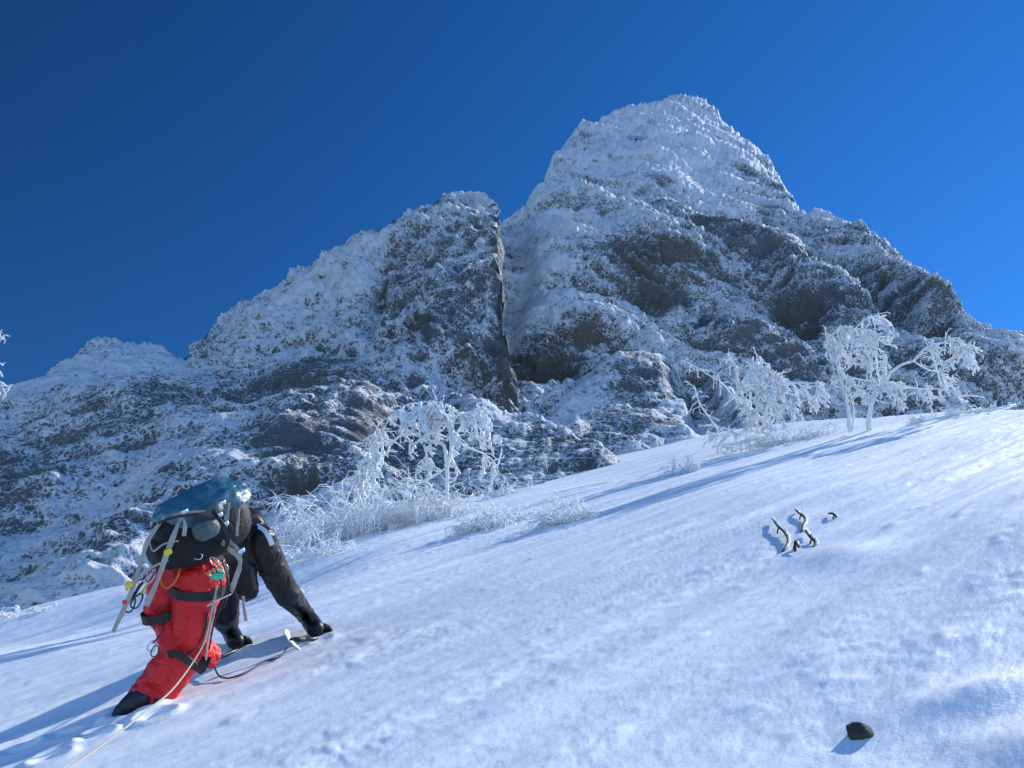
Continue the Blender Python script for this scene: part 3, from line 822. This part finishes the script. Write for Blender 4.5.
METAL = simple_mat('bare_metal', (.55, .57, .60), .35, .15, 20, .1, 50, metal=1.0)
METAL_BLK = simple_mat('dark_metal', (.06, .06, .07), .35, .3, 20, .1, 50, metal=.8)
METAL_GRN = simple_mat('green_anodised_metal', (.05, .55, .33), .25, .2, 20, .1, 50, metal=.7)
ORANGE = simple_mat('orange_cord', (.75, .16, .02), .6, .2, 60, .3, 90, bdist=.002)
YEL = simple_mat('yellow_webbing', (.75, .55, .05), .6, .2, 40, .3, 90, bdist=.002)
REDP = simple_mat('red_tab', (.65, .03, .02), .5, .2, 40, .2, 90)
BLUEP = simple_mat('blue_plastic', (.02, .05, .45), .4, .2, 30, .2, 60)
BOOT = simple_mat('black_boot_leather', (.008, .01, .02), .5, .4, 20, .4, 50)
SKIN = simple_mat('skin', (.45, .27, .19), .5, .1, 20, .2, 60)
HAIR = simple_mat('black_hair', (.012, .01, .009), .5, .3, 60, .4, 120)
WHT = simple_mat('eye_white_and_sunlit_strip', (.75, .76, .78), .5, .1, 20, .1, 50)

def C3(px, py, D): return at(px, py, D)

def skin_mesh(name, chains, mat, parent, sub=2, wrinkle=0.0, wscale=.06, wdir=None, root_idx=0):
    """chains: lists of (key, position, radius); equal keys join. One continuous surface."""
    pos = {}; rad = {}; edges = []; order = []
    for ch in chains:
        prev = None
        for key, p, r in ch:
            if key not in pos:
                pos[key] = np.asarray(p, float); rad[key] = r; order.append(key)
            if prev is not None: edges.append((order.index(prev), order.index(key)))
            prev = key
    org = np.array(parent.matrix_world.translation)
    T = Tubes(16)
    def ball(c, r):
        c = np.asarray(c); ks = np.linspace(-.995, .995, 11)
        T.tube([c + np.array([0, 0, r * k]) for k in ks], [r * math.sqrt(1 - k * k) for k in ks])
    rr_ = {k: (sum(v) / 2 if isinstance(v, tuple) else v) for k, v in rad.items()}
    for k in order: ball(pos[k], rr_[k])
    for (a_, b_) in edges:
        ka, kb = order[a_], order[b_]; pa_, pb_ = pos[ka], pos[kb]
        ts = np.linspace(0, 1, 6)
        T.tube([pa_ + (pb_ - pa_) * q for q in ts], [rr_[ka] + (rr_[kb] - rr_[ka]) * q for q in ts])
    me = bpy.data.meshes.new(name)
    me.from_pydata([tuple(map(float, v - org)) for v in T.V], [], T.Fc)
    o = bpy.data.objects.new(name, me); COL.objects.link(o)
    small = max(rr_.values()) < .04
    md = o.modifiers.new('rm', 'REMESH'); md.mode = 'VOXEL'; md.voxel_size = .0035 if small else (.009 if sub >= 3 else .011); md.use_smooth_shade = True
    ms = o.modifiers.new('sm', 'SMOOTH'); ms.factor = .5; ms.iterations = 3 if small else (14 if sub >= 3 else 6)
    bpy.context.view_layer.update()
    dg = bpy.context.evaluated_depsgraph_get()
    ev = bpy.data.meshes.new_from_object(o.evaluated_get(dg), preserve_all_data_layers=False, depsgraph=dg)
    o.modifiers.clear(); o.data = ev; ev.name = name
    n = len(ev.vertices)
    co = np.empty(n * 3, np.float32); ev.vertices.foreach_get('co', co); co = co.reshape(-1, 3).astype(float)
    if wrinkle:
        nn = np.empty(n * 3, np.float32); ev.vertices.foreach_get('normal', nn); nn = nn.reshape(-1, 3)
        h = ridged((co + 5) / wscale * np.array([1, .8, 1.7]) + .9 * fbm(co / .10, 2)[:, None], 2)
        h2 = fbm(co / .16 + 3, 2)
        h = np.sign(h) * np.abs(h) ** 1.5
        co = co + nn * (h * wrinkle + h2 * wrinkle * .8)[:, None]
        ev.vertices.foreach_set('co', co.astype(np.float32).ravel())
    ev.polygons.foreach_set('use_smooth', np.ones(len(ev.polygons), bool))
    ev.materials.clear(); ev.materials.append(mat); ev.update()
    o.parent = parent
    return o

def ribbon(name, pts, width, thick, mat, parent, face=None, m=6, ret=False, curl=0.0):
    """flat strap swept along points, its flat side turned towards `face`"""
    face = -FW if face is None else face
    S_ = spline(pts, m) if len(pts) > 2 else [pts[0] + (pts[1] - pts[0]) * t for t in np.linspace(0, 1, 8)]
    V = []; Fc = []
    n = len(S_)
    for i, p in enumerate(S_):
        t = unit(S_[min(i + 1, n - 1)] - S_[max(i - 1, 0)])
        fc = unit(face - t * t.dot(face)); s_ = np.cross(t, fc)
        ww = width * .5 * (1 + .04 * math.sin(i * 1.7))
        fc2 = unit(fc + s_ * curl * math.sin(i * .45))
        s2 = np.cross(t, fc2)
        for (u, v) in ((-1, -1), (1, -1), (1, 1), (-1, 1)):
            V.append(p + s2 * ww * u + fc2 * thick * .5 * v)
    for i in range(n - 1):
        for j in range(4):
            Fc.append((i * 4 + j, i * 4 + (j + 1) % 4, (i + 1) * 4 + (j + 1) % 4, (i + 1) * 4 + j))
    Fc += [(3, 2, 1, 0), (4 * n - 4, 4 * n - 3, 4 * n - 2, 4 * n - 1)]
    if ret: return V, Fc
    return mesh_obj(name, np.array(V), Fc, mat, parent, smooth=False)

def rope(name, pts, r, mat, parent=None, sides=8, m=8, bulge=0.0):
    T = Tubes(sides); T.tube(spline(pts, m), r, bulge); return T.build(name, mat, parent)

def loop_pts(c, ax1, ax2, a, b, n=20, ph=0):
    return [c + ax1 * a * math.cos(t) + ax2 * b * math.sin(t) for t in np.linspace(ph, ph + 2 * math.pi, n)]

def carabiner(name, c, long_, flat, L, mat, parent=None):
    l = unit(long_); s_ = unit(np.cross(l, flat)); T = Tubes(7)
    pts = []
    for t in np.linspace(0, 2 * math.pi, 25):
        w_ = .30 + .07 * math.cos(t)
        pts.append(c + l * .5 * L * math.cos(t) + s_ * L * w_ * np.sign(math.sin(t)) * abs(math.sin(t)) ** .7)
    T.tube(pts, L * .055, cap=False); return T.build(name, mat, parent)

# ---- joints (picture point + distance)
fL = np.array(SP(130, 706, .03)); fR = np.array(SP(153, 713, .03))
DfL = SD(130, 706)
k_ = DfL / 5.0
def J(px, py, D): return at(px, py, D * k_)
ankL = J(136, 700, 5.0); ankR = J(158, 706, 4.98)
kneeL = J(182, 655, 5.12); kneeR = J(207, 655, 5.22)
hipL = J(175, 578, 5.10); hipR = J(199, 578, 5.06)
pel = J(190, 562, 5.10); waist = J(202, 548, 5.2); chest = J(224, 540, 5.38); upch = J(240, 532, 5.5)
neck = J(245, 530, 5.62); headb = J(246, 529, 5.76); headt = J(249, 524, 5.98)
shR = J(259, 541, 5.45); elR = J(287, 594, 5.75)
hR = np.array(SP(317, 636, .05)); wrR = np.array(SP(309, 629, .10))
shL = J(222, 548, 5.65); elL = J(224, 612, 5.9)
hL = np.array(SP(237, 648, .05)); wrL = np.array(SP(231, 640, .09))

root = empty('person', SP(165, 700), 'climber in red trousers and black jacket, leaning into the slope on both hands', 'person')
body = skin_mesh('body', [
    [('pel', pel, .12), ('waist', waist, .12), ('chest', chest, .14), ('upch', upch, .11), ('neck', neck, .055), ('headb', headb, (.08, .085)), ('headm', (headb + headt) / 2, (.095, .10)), ('headt', headt, (.06, .065))],
    [('pel', pel, .12), ('hipL', hipL, .09), ('kneeL', J(178, 650, 5.12), .04), ('ankL', ankL, .03)],
    [('pel', pel, .12), ('hipR', hipR, .09), ('kneeR', J(194, 650, 5.1), .04), ('ankR', ankR, .03)],
    [('upch', upch, .11), ('shR', shR, .065), ('elR', elR, .045), ('wrR', wrR, .03), ('pR', wrR + (hR - wrR) * .5, .03)],
    [('upch', upch, .11), ('shL', shL, .065), ('elL', elL, .045), ('wrL', wrL, .03), ('pL', wrL + (hL - wrL) * .5, .03)],
], SKIN, root, 1)
# face, turned down towards the slope ahead
hc = (headb + headt) / 2; hd = unit(headt - headb); fwd = unit(-SN + .3 * E2); fwd = unit(fwd - hd * fwd.dot(hd)); sdv = np.cross(hd, fwd)
T = Tubes(6)
T.tube([hc + fwd * .095 + hd * .02, hc + fwd * .12 - hd * .01, hc + fwd * .10 - hd * .025], [.010, .016, .012]); T.build('nose', SKIN, root)
T = Tubes(6)
T.tube([hc + fwd * .092 - hd * .05 - sdv * .022, hc + fwd * .098 - hd * .052, hc + fwd * .092 - hd * .05 + sdv * .022], [.004, .007, .004]); T.build('mouth', REDP, root)
for sg in (-1, 1):
    T = Tubes(8); c = hc + fwd * .09 + hd * .012 + sdv * .032 * sg
    T.tube([c - fwd * .01, c, c + fwd * .008, c + fwd * .011], [.008, .013, .009, .002]); T.build('eye', WHT, root)
    T = Tubes(6); c = hc + sdv * .098 * sg
    T.tube([c + hd * .03, c + sdv * sg * .012, c - hd * .03], [.008, .012, .007]); T.build('ear', SKIN, root)

jk = skin_mesh('jacket', [
    [('w0', J(197, 560, 5.14), (.15, .14)), ('waist', waist, (.165, .15)), ('chest', chest, (.18, .16)), ('upch', upch, (.15, .13)), ('neck', J(247, 529, 5.66), .10)],
    [('upch', upch, .15), ('shR', shR, .105), ('uaR', shR * .55 + elR * .45, .094), ('elR', elR, .082), ('faR', elR * .5 + wrR * .5 + E2 * .01, .070), ('wrR', wrR, .054)],
    [('upch', upch, .15), ('shL', shL, .11), ('uaL', shL * .5 + elL * .5, .10), ('elL', elL, .10), ('faL', elL * .45 + wrL * .55, .082), ('wrL', wrL, .055)],
    [('chest', chest, .18), ('bel', J(240, 570, 5.42), .10), ('bel2', J(247, 590, 5.45), .07)],
], FAB_BLK, root, 3, .009, .17)
T = Tubes(12)
T.tube(spline([headb - hd * .05, headb, hc - fwd * .01, headt, headt + hd * .05], 4), [.115, .12, .125, .128, .130, .130, .130, .128, .126, .122, .118, .110, .10, .085, .065, .04, .02][:17]); T.build('hood', FAB_BLK, root)
# white strip painting in the sunlit edge of the shoulder
S_ = [J(256, 526, 5.42), J(263, 530, 5.40), J(268, 536, 5.38), J(272, 545, 5.38)]
ribbon('shoulder_sunlit_strip', S_, .030, .02, WHT, root, face=unit(-FW + .6 * UP + .7 * RT), m=4)

tr = skin_mesh('trousers', [
    [('top', J(194, 551, 5.16), .165), ('pel', J(189, 566, 5.12), .175)],
    [('pel', J(189, 566, 5.12), .175), ('bumL', J(172, 578, 5.08), .132), ('tL', J(165, 606, 5.12), .106), ('kneeL', J(179, 650, 5.10), .086), ('sL', J(160, 675, 5.04), .088), ('ankL', J(138, 699, 4.99), .068)],
    [('pel', J(189, 566, 5.12), .175), ('bumR', J(199, 580, 5.02), .152), ('tR', J(194, 614, 5.02), .118), ('kneeR', J(192, 648, 5.08), .092), ('sR', J(177, 677, 5.04), .074), ('ankR', J(156, 704, 4.98), .052)],
    [('kneeR', J(192, 648, 5.08), .092), ('kb', J(208, 655, 5.22), .075)],
], FAB_RED, root, 3, .014, .15)

# boots
for nm, a_, f_, px in (('L', ankL, fL, 0), ('R', ankR, fR, 1)):
    heel = a_ - UP * .02 - RT * .01
    toe = f_ + (E2 * .02 - SN * .02)
    if nm == 'L':
        bt = skin_mesh('boot', [[('a', J(140, 699, 4.97), .075), ('b', J(130, 706, 4.93), .062), ('c', J(121, 711, 4.90), .042), ('d', J(114, 716, 4.86), .022)]], BOOT, root, 2, .003)
        T = Tubes(8); T.tube([J(107, 719, 4.86), J(104, 721, 4.85), J(102, 723, 4.84)], [.012, .013, .006]); T.build('spike_cover', BLUEP, bt)
    else:
        bt = skin_mesh('boot', [[('a', J(160, 703, 4.97), .055), ('b', J(154, 711, 4.93), .042), ('c', J(149, 716, 4.9), .022)]], BOOT, root, 2, .003)
# gaiter straps below the knee
ribbon('knee_strap', [J(168, 654, 4.98), J(177, 654, 4.93), J(187, 660, 4.92), J(196, 667, 4.96), J(204, 672, 5.0)], .045, .006, WEB_BLK, root)
ribbon('knee_patch', [J(196, 668, 4.97), J(203, 665, 4.97), J(207, 657, 5.02)], .06, .005, WEB_BLK, root)
ribbon('trouser_zip', [J(207, 612, 4.92), J(205, 630, 4.95), J(197, 645, 4.98), J(186, 656, 4.96)], .012, .006, WEB_BLK, root)

# gloves: palm and five separate fingers
def glove(wr, hd_, fingdir, side, thumb_sign, flat):
    g = empty_child('glove', root)
    palm_end = hd_
    chains = [[('w0', wr - unit(hd_ - wr) * .05, .064), ('w', wr, .062), ('p', wr + (palm_end - wr) * .55, .066), ('k', palm_end, .062)]]
    o = skin_mesh('glove', chains, FAB_BLK, root, 2, .002)
    for i, (off, L) in enumerate(((-.040, .080), (-.014, .095), (.013, .090), (.038, .072))):
        b = palm_end + side * off - unit(palm_end - wr) * .012
        d1 = unit(fingdir + side * off * 4)
        ch = [('a', b, .024), ('b', b + d1 * L * .6, .023), ('c', b + d1 * L * .95 - flat * .022, .021), ('d', b + d1 * L * 1.05 - flat * .05, .017)]
        skin_mesh('finger', [ch], FAB_BLK, o, 1)
    b = wr + (palm_end - wr) * .4 + side * .035 * thumb_sign
    d1 = unit(fingdir * .6 + side * thumb_sign)
    skin_mesh('thumb', [[('a', b, .02), ('b', b + d1 * .035, .018), ('c', b + d1 * .06 - flat * .015, .014)]], FAB_BLK, o, 1)
    return o
def empty_child(*a): return None
glove(wrR, hR, unit(.8 * E1 + .5 * E2), unit(np.cross(SN, unit(.8 * E1 + .5 * E2))), 1, SN)
glove(wrL, hL, unit(.8 * E1 + .6 * E2), unit(np.cross(SN, unit(.8 * E1 + .6 * E2))), 1, SN)
# cuff bands
for w_, e_ in ((wrR, elR), (wrL, elL)):
    d = unit(e_ - w_); a = unit(np.cross(d, SN)); b = np.cross(d, a)
    T = Tubes(8); T.tube(loop_pts(w_ + d * .035, a, b, .060, .060, 18), .009, cap=False); T.build('cuff_band', WEB_BLK, root)

# ---- harness (worn)
hn = empty('climbing_harness', J(192, 566, 5.0), 'black climbing harness with padded leg loops over the red trousers', 'harness')
cH = J(193, 557, 5.13)
axU = unit(waist - pel); a1 = unit(np.cross(axU, FW)); a2 = np.cross(axU, a1)
def band(c, ax, a, b, width, thick, name, mat, parent, tilt=0):
    ax = unit(ax); u = unit(np.cross(ax, FW)); v = np.cross(ax, u)
    V = []; Fc = []; n = 40
    for i in range(n):
        t = 2 * math.pi * i / n; o_ = u * math.cos(t) * a + v * math.sin(t) * b; nn = unit(o_)
        for (x, y) in ((-1, 0), (1, 0), (1, 1), (-1, 1)):
            V.append(c + o_ + ax * width * .5 * x * (1 + .05 * math.sin(3 * t)) + nn * thick * y)
    for i in range(n):
        for j in range(4):
            k = (i + 1) % n
            Fc.append((i * 4 + j, i * 4 + (j + 1) % 4, k * 4 + (j + 1) % 4, k * 4 + j))
    return mesh_obj(name, np.array(V), Fc, mat, parent, smooth=False)
band(cH, axU, .205, .19, .05, .012, 'waist_belt', WEB_BLK, hn)
lr = band(J(199, 587, 5.03), J(200, 570, 5.06) - J(202, 612, 5.08) + RT * .03, .153, .163, .055, .010, 'leg_loop', WEB_BLK, hn)
ribbon('pad', [J(176, 590, 4.86), J(186, 588, 4.83), J(197, 586, 4.82), J(206, 587, 4.85)], .05, .010, FAB_GREY, lr)
ll = band(J(166, 611, 5.1), J(169, 585, 5.1) - J(172, 616, 5.12) - RT * .03, .128, .134, .055, .010, 'leg_loop', WEB_BLK, hn)
ribbon('pad', [J(148, 609, 5.0), J(154, 614, 4.94), J(163, 617, 4.94)], .045, .010, FAB_GREY, ll)
rope('gear_loop', [J(168, 560, 4.95), J(160, 575, 4.88), J(166, 588, 4.86), J(176, 580, 4.86), J(182, 563, 4.88)], .006, ORANGE, hn)
rope('gear_loop', [J(180, 556, 4.9), J(190, 562, 4.84), J(200, 562, 4.84), J(212, 556, 4.92)], .005, METAL_BLK, hn)
rope('gear_loop', [J(206, 552, 4.95), J(214, 560, 4.88), J(220, 567, 4.9), J(224, 560, 5.0)], .006, ORANGE, hn)
tag(rope('elastic_riser', [J(170, 598, 4.9), J(166, 606, 4.92), J(160, 612, 4.93)], .005, WEB_BLK, hn))

# ---- backpack
bp = empty('backpack', J(180, 545, 4.9), 'large backpack with teal lid over a black body, on the back of the climber', 'backpack')
def blob_part(name, c, ax, ay, az, mat, parent, p=3.2, zcut=None, wr=.006, seed=0, nu=96, nv=64, squash=None):
    th = np.linspace(-math.pi, math.pi, nu, endpoint=False); ph = np.linspace(-math.pi / 2 + .01, math.pi / 2 - .01, nv)
    TH, PH_ = np.meshgrid(th, ph)
    sp_ = lambda x: np.sign(x) * np.abs(x) ** (2 / p)
    x = sp_(np.cos(PH_)) * sp_(np.cos(TH)); y = sp_(np.cos(PH_)) * sp_(np.sin(TH)); z = sp_(np.sin(PH_))
    if zcut is not None: z = np.maximum(z, zcut)
    La, Lb, Lc = [np.linalg.norm(v) for v in (ax, ay, az)]
    Q = np.stack([x * La, y * Lb, z * Lc], -1)
    h = ridged(Q / .11 + seed + .7 * fbm(Q / .2 + seed, 2)[..., None], 3) * wr + fbm(Q / .25 + seed, 2) * wr * 2.2
    k = 1 + h / max(min(La, Lb, Lc), .05)
    V = c + (x * k)[..., None] * ax + (y * k)[..., None] * ay + (z * k)[..., None] * az
    idx = np.arange(nu * nv).reshape(nv, nu)
    q = np.stack([idx[:-1], np.roll(idx[:-1], -1, 1), np.roll(idx[1:], -1, 1), idx[1:]], -1).reshape(-1, 4)
    return mesh_obj(name, V.reshape(-1, 3), q, mat, parent)
pc = J(203, 527, 5.0)
pa = unit(J(236, 508, 5.25) - J(166, 542, 4.92))       # long axis, hips to head
pb0 = unit(UP * .92 + RT * -.36 - FW * .25)             # outwards from the back
pb = unit(pb0 - pa * pa.dot(pb0)); pw = np.cross(pa, pb)
blob_part('pack_body', pc - pb * .01, pa * .27, pw * .165, pb * .17, FAB_PACK, bp, 3.2, seed=2)
blob_part('lower_pocket', J(170, 550, 4.87), pa * .11, pw * .15, pb * .10, FAB_PACK, bp, 2.6, seed=4)
lid = blob_part('lid', pc + pa * .045 + pb * .105, pa * .255, pw * .168, pb * .125, FAB_TEAL, bp, 2.4, zcut=-.3, wr=.014, seed=8)
blob_part('lid_panel', J(233, 499, 5.05), pa * .125, pw * .175, pb * .142, FAB_GREY, lid, 2.4, wr=.006, seed=12)
blob_part('side_flap', J(167, 522, 4.96), pa * .06, pw * .12, pb * .07, FAB_TEAL, bp, 2.4, wr=.008, seed=14)
blob_part('side_pocket', J(206, 529, 4.72), pa * .07, pw * .04, pb * .055, FAB_GREY, bp, 2.6, wr=.006, seed=17)
blob_part('mesh_pocket', J(211, 512, 4.78), pa * .07, pw * .04, pb * .045, FAB_GREY, bp, 2.4, wr=.006, seed=19)
def strap(pts, w_=.030, mat=WEB, name='strap', thick=.003, curl=.6): return ribbon(name, [J(*p) for p in pts], w_ * .85, thick, mat, bp, curl=curl)
strap([(182, 513, 4.75), (175, 532, 4.66), (166, 556, 4.62), (157, 582, 4.62), (146, 606, 4.64)], .034)
strap([(168, 514, 4.80), (156, 528, 4.74), (147, 543, 4.70), (141, 562, 4.68), (130, 595, 4.68), (113, 632, 4.70)], .030)
strap([(149, 540, 4.72), (153, 551, 4.68), (164, 544, 4.66), (178, 541, 4.66)], .012)
strap([(182, 514, 4.70), (185, 525, 4.66), (184, 536, 4.66)], .026)
strap([(168, 517, 4.78), (178, 514, 4.74), (190, 512, 4.72), (205, 511, 4.72)], .014)
strap([(228, 503, 4.86), (227, 513, 4.82), (226, 522, 4.82), (225, 530, 4.84)], .030)
strap([(239, 508, 4.92), (238, 520, 4.88), (237, 536, 4.86)], .018)
strap([(222, 542, 4.88), (230, 550, 4.82), (238, 556, 4.82), (240, 565, 4.84), (236, 578, 4.86), (231, 592, 4.90)], .034)
strap([(229, 541, 4.90), (236, 548, 4.86), (241, 556, 4.86)], .03)
strap([(243, 596, 5.0), (244, 608, 5.0), (246, 621, 5.0)], .022, WEB_PINK, 'loose_strap')
strap([(126, 590, 4.70), (138, 579, 4.66), (153, 567, 4.64), (168, 560, 4.66)], .014)
for (x, y, d) in ((129, 585, 4.66), (168, 552, 4.60)):
    blob_part('yellow_tab', J(x, y, d), pa * .022, pw * .012, pb * .018, YEL, bp, 3, wr=0, nu=24, nv=16)
blob_part('red_tab', J(125, 602, 4.68), pa * .014, pw * .01, pb * .012, REDP, bp, 3, wr=0, nu=24, nv=16)
for (x, y, d) in ((222, 503, 4.82), (219, 515, 4.76), (225, 524, 4.80), (184, 512, 4.70), (241, 551, 4.82)):
    blob_part('buckle', J(x, y, d), pa * .022, pw * .010, pb * .014, METAL, bp, 4, wr=0, nu=24, nv=16)

for q_ in (-.14, -.02, .10, .19):
    T = Tubes(6); base_ = pc + pa * q_ + pb * .11
    T.tube(spline([base_ - pw * .175 - pb * .03, base_ - pw * .160 + pb * .055, base_ - pw * .09 + pb * .108, base_ + pb * .124, base_ + pw * .09 + pb * .108, base_ + pw * .160 + pb * .055, base_ + pw * .175 - pb * .03], 5), .0055)
    T.build('lid_cord', WEB_BLK, lid)
strap([(158, 523, 4.72), (176, 517, 4.66), (196, 515, 4.64), (214, 520, 4.66)], .018, WEB_BLK)
strap([(213, 510, 4.74), (221, 522, 4.72), (228, 536, 4.76), (226, 548, 4.78)], .03, WEB_BLK)
for (x0, y0, x1, y1, d_) in ((214, 566, 220, 596, 4.86), (222, 560, 226, 600, 4.9), (228, 566, 218, 612, 4.92)):
    tag(rope('gear_cord', [J(x0, y0, d_), J((x0 + x1) / 2 + 4, (y0 + y1) / 2, d_ - .03), J(x1, y1, d_)], .006, CORD_BLK, hn))

# ---- hardware hanging from the harness: each one a thing
up_ = UP; 
def quickdraw(x, y, d, dx, label, wm, L=.16):
    r_ = empty('quickdraw', J(x, y, d), label, 'quickdraw', 'quickdraws racked on the harness')
    p0 = J(x, y, d); dr = unit(DOWN + RT * dx + rnd(.08)); flat = unit(-FW + RT * random.uniform(-.8, .8))
    carabiner('carabiner', p0 + dr * .03, dr, flat, .085, METAL, r_)
    carabiner('carabiner', p0 + dr * (L + .06), dr, unit(flat + rnd(.5)), .085, METAL_BLK, r_)
    ribbon('sling', [p0 + dr * .07, p0 + dr * (L * .5 + .04), p0 + dr * (L + .03)], .018, .004, wm, r_, face=flat)
quickdraw(146, 572, 4.84, -.35, 'quickdraw with a red sling, outermost on the left hip of the climber', REDP, .13)
quickdraw(151, 570, 4.82, -.42, 'quickdraw with a black sling, between the red and the yellow ones', WEB_BLK, .12)
quickdraw(155, 571, 4.80, -.38, 'quickdraw with a yellow sling, innermost on the left hip', YEL, .12)
def carab_thing(x, y, d, lab, mat, L, ld, fl, grp='single carabiners on the climber'):
    o = carabiner('carabiner', J(x, y, d), ld, fl, L * k_, mat)
    tag(o, lab, 'carabiner', grp); return o
carab_thing(152, 646, 4.98, 'loose bare-metal carabiner hanging left of the knee', METAL, .07, unit(-UP - RT * .5), unit(-FW + .3 * RT))
carab_thing(155, 651, 4.96, 'second loose carabiner, dark, hanging lowest left of the knee', METAL_BLK, .07, unit(-UP - RT * .2), unit(-FW + .7 * RT))
tag(rope('accessory_cord', [J(164, 620, 5.0), J(162, 632, 4.97), J(156, 640, 4.96), J(153, 643, 4.97)], .005, CORD_BLK), 'short dark cord holding the loose carabiners beside the left thigh', 'cord')
carab_thing(216, 573, 4.80, 'shiny green locking carabiner on the right hip', METAL_GRN, .085, unit(RT + .35 * UP), unit(-FW + .4 * UP))
g2 = blob_part('belay_device', J(218, 576, 4.78), unit(RT + .1 * UP) * .036, FW * .016, unit(UP) * .020, METAL_GRN, hn, 3, wr=.002, nu=32, nv=20)
g2.parent = None; g2.location = hn.matrix_world.translation; tag(g2, 'green belay device beside the green carabiner on the right hip', 'belay device')
carab_thing(188, 555, 4.80, 'bare-metal carabiner at the back of the waist belt, left one', METAL, .06, RT, unit(-FW + .6 * UP))
carab_thing(197, 556, 4.80, 'bare-metal carabiner at the back of the waist belt, right one', METAL, .06, unit(RT - .2 * UP), unit(-FW + .6 * UP))
carab_thing(214, 561, 4.82, 'orange-lit carabiner above the green one on the right hip', METAL, .06, unit(RT - UP), unit(-FW))
carab_thing(224, 570, 4.9, 'slim bare-metal carabiner hanging between hip and chest', METAL, .07, UP, unit(-FW + .5 * RT))
# ice screw / nut tool sticking out at the hip
tl = rope('nut_tool', [J(207, 606, 4.78), J(218, 600, 4.80), J(231, 594, 4.84)], .006, METAL, None); tag(tl, 'slim metal nut tool sticking out beside the right thigh', 'nut tool')

# ---- rope down to the photographer and the black leash
tag(rope('climbing_rope', [J(218, 582, 4.86), J(213, 604, 4.78), J(209, 625, 4.74), J(203, 645, 4.66), J(189, 668, 4.5), J(170, 692, 4.2), J(145, 712, 3.9), J(112, 738, 3.5), J(66, 770, 3.0), J(10, 806, 2.4)], .0047, ROPE_M), 'beige climbing rope running from the harness down to the lower left corner', 'rope')
P = [J(214, 598, 4.9), J(211, 625, 4.95)] + [SP(x, y, l) for (x, y, l) in ((212, 660, .12), (217, 676, .03), (226, 680, .012), (240, 677, .012), (254, 670, .012), (266, 663, .012), (280, 659, .014), (288, 652, .03))]
tag(rope('axe_leash', P, .0055, CORD_BLK), 'black leash looping over the snow from the harness to the ice axe', 'leash')
tag(rope('tether', [J(228, 596, 4.95), J(224, 606, 5.0), J(216, 617, 5.0), J(213, 628, 5.02), J(209, 650, 5.05)], .005, CORD_BLK), 'dark tether hanging beside the right thigh, left of the leash loop', 'tether')
tag(rope('sling_cord', [J(216, 592, 4.84), J(214, 612, 4.86), J(208, 640, 4.88), J(206, 660, 4.9)], .005, WEB, None), 'thin grey sling hanging down against the red trousers', 'sling')

# ---- ice axes
def ice_axe(label, spike, head, pick_dir, lift_h):
    r_ = empty('ice_axe', spike, label, 'ice axe', 'ice axes under the gloves')
    T = Tubes(8); T.tube([spike, spike + (head - spike) * .1, head], [.004, .013, .013]); T.build('shaft', METAL_BLK, r_)
    d = unit(head - spike); n_ = unit(np.cross(d, pick_dir))
    V = []; Fc = []; prof = [(-.11, .012), (-.08, .022), (-.03, .014), (0, .016), (.05, .012), (.10, .009), (.15, .006), (.175, .002)]
    for (x, hh) in prof:
        c = head + pick_dir * x * .75 - d * (x * x * 1.9)
        for (u, v) in ((-1, -1), (1, -1), (1, 1), (-1, 1)): V.append(c + d * hh * u + n_ * .006 * v)
    n = len(prof)
    for i in range(n - 1):
        for j in range(4): Fc.append((i * 4 + j, i * 4 + (j + 1) % 4, (i + 1) * 4 + (j + 1) % 4, (i + 1) * 4 + j))
    Fc += [(3, 2, 1, 0), (4 * n - 4, 4 * n - 3, 4 * n - 2, 4 * n - 1)]
    mesh_obj('axe_head', np.array(V), Fc, METAL, r_, smooth=False)
    T = Tubes(8); T.tube([head - d * .12, head - d * .03], [.017, .017]); T.build('grip', WEB_BLK, r_)
ice_axe('ice axe with bright metal head lying under the right glove', SP(318, 640, .01), SP(292, 651, .075), unit(.45 * E1 - .2 * E2 - .8 * SN), 0)
ice_axe('ice axe with only its dark shaft showing, beneath the left glove', SP(240, 650, .01), SP(200, 671, .03), unit(.2 * E1 - .6 * E2 - .9 * SN), 0)
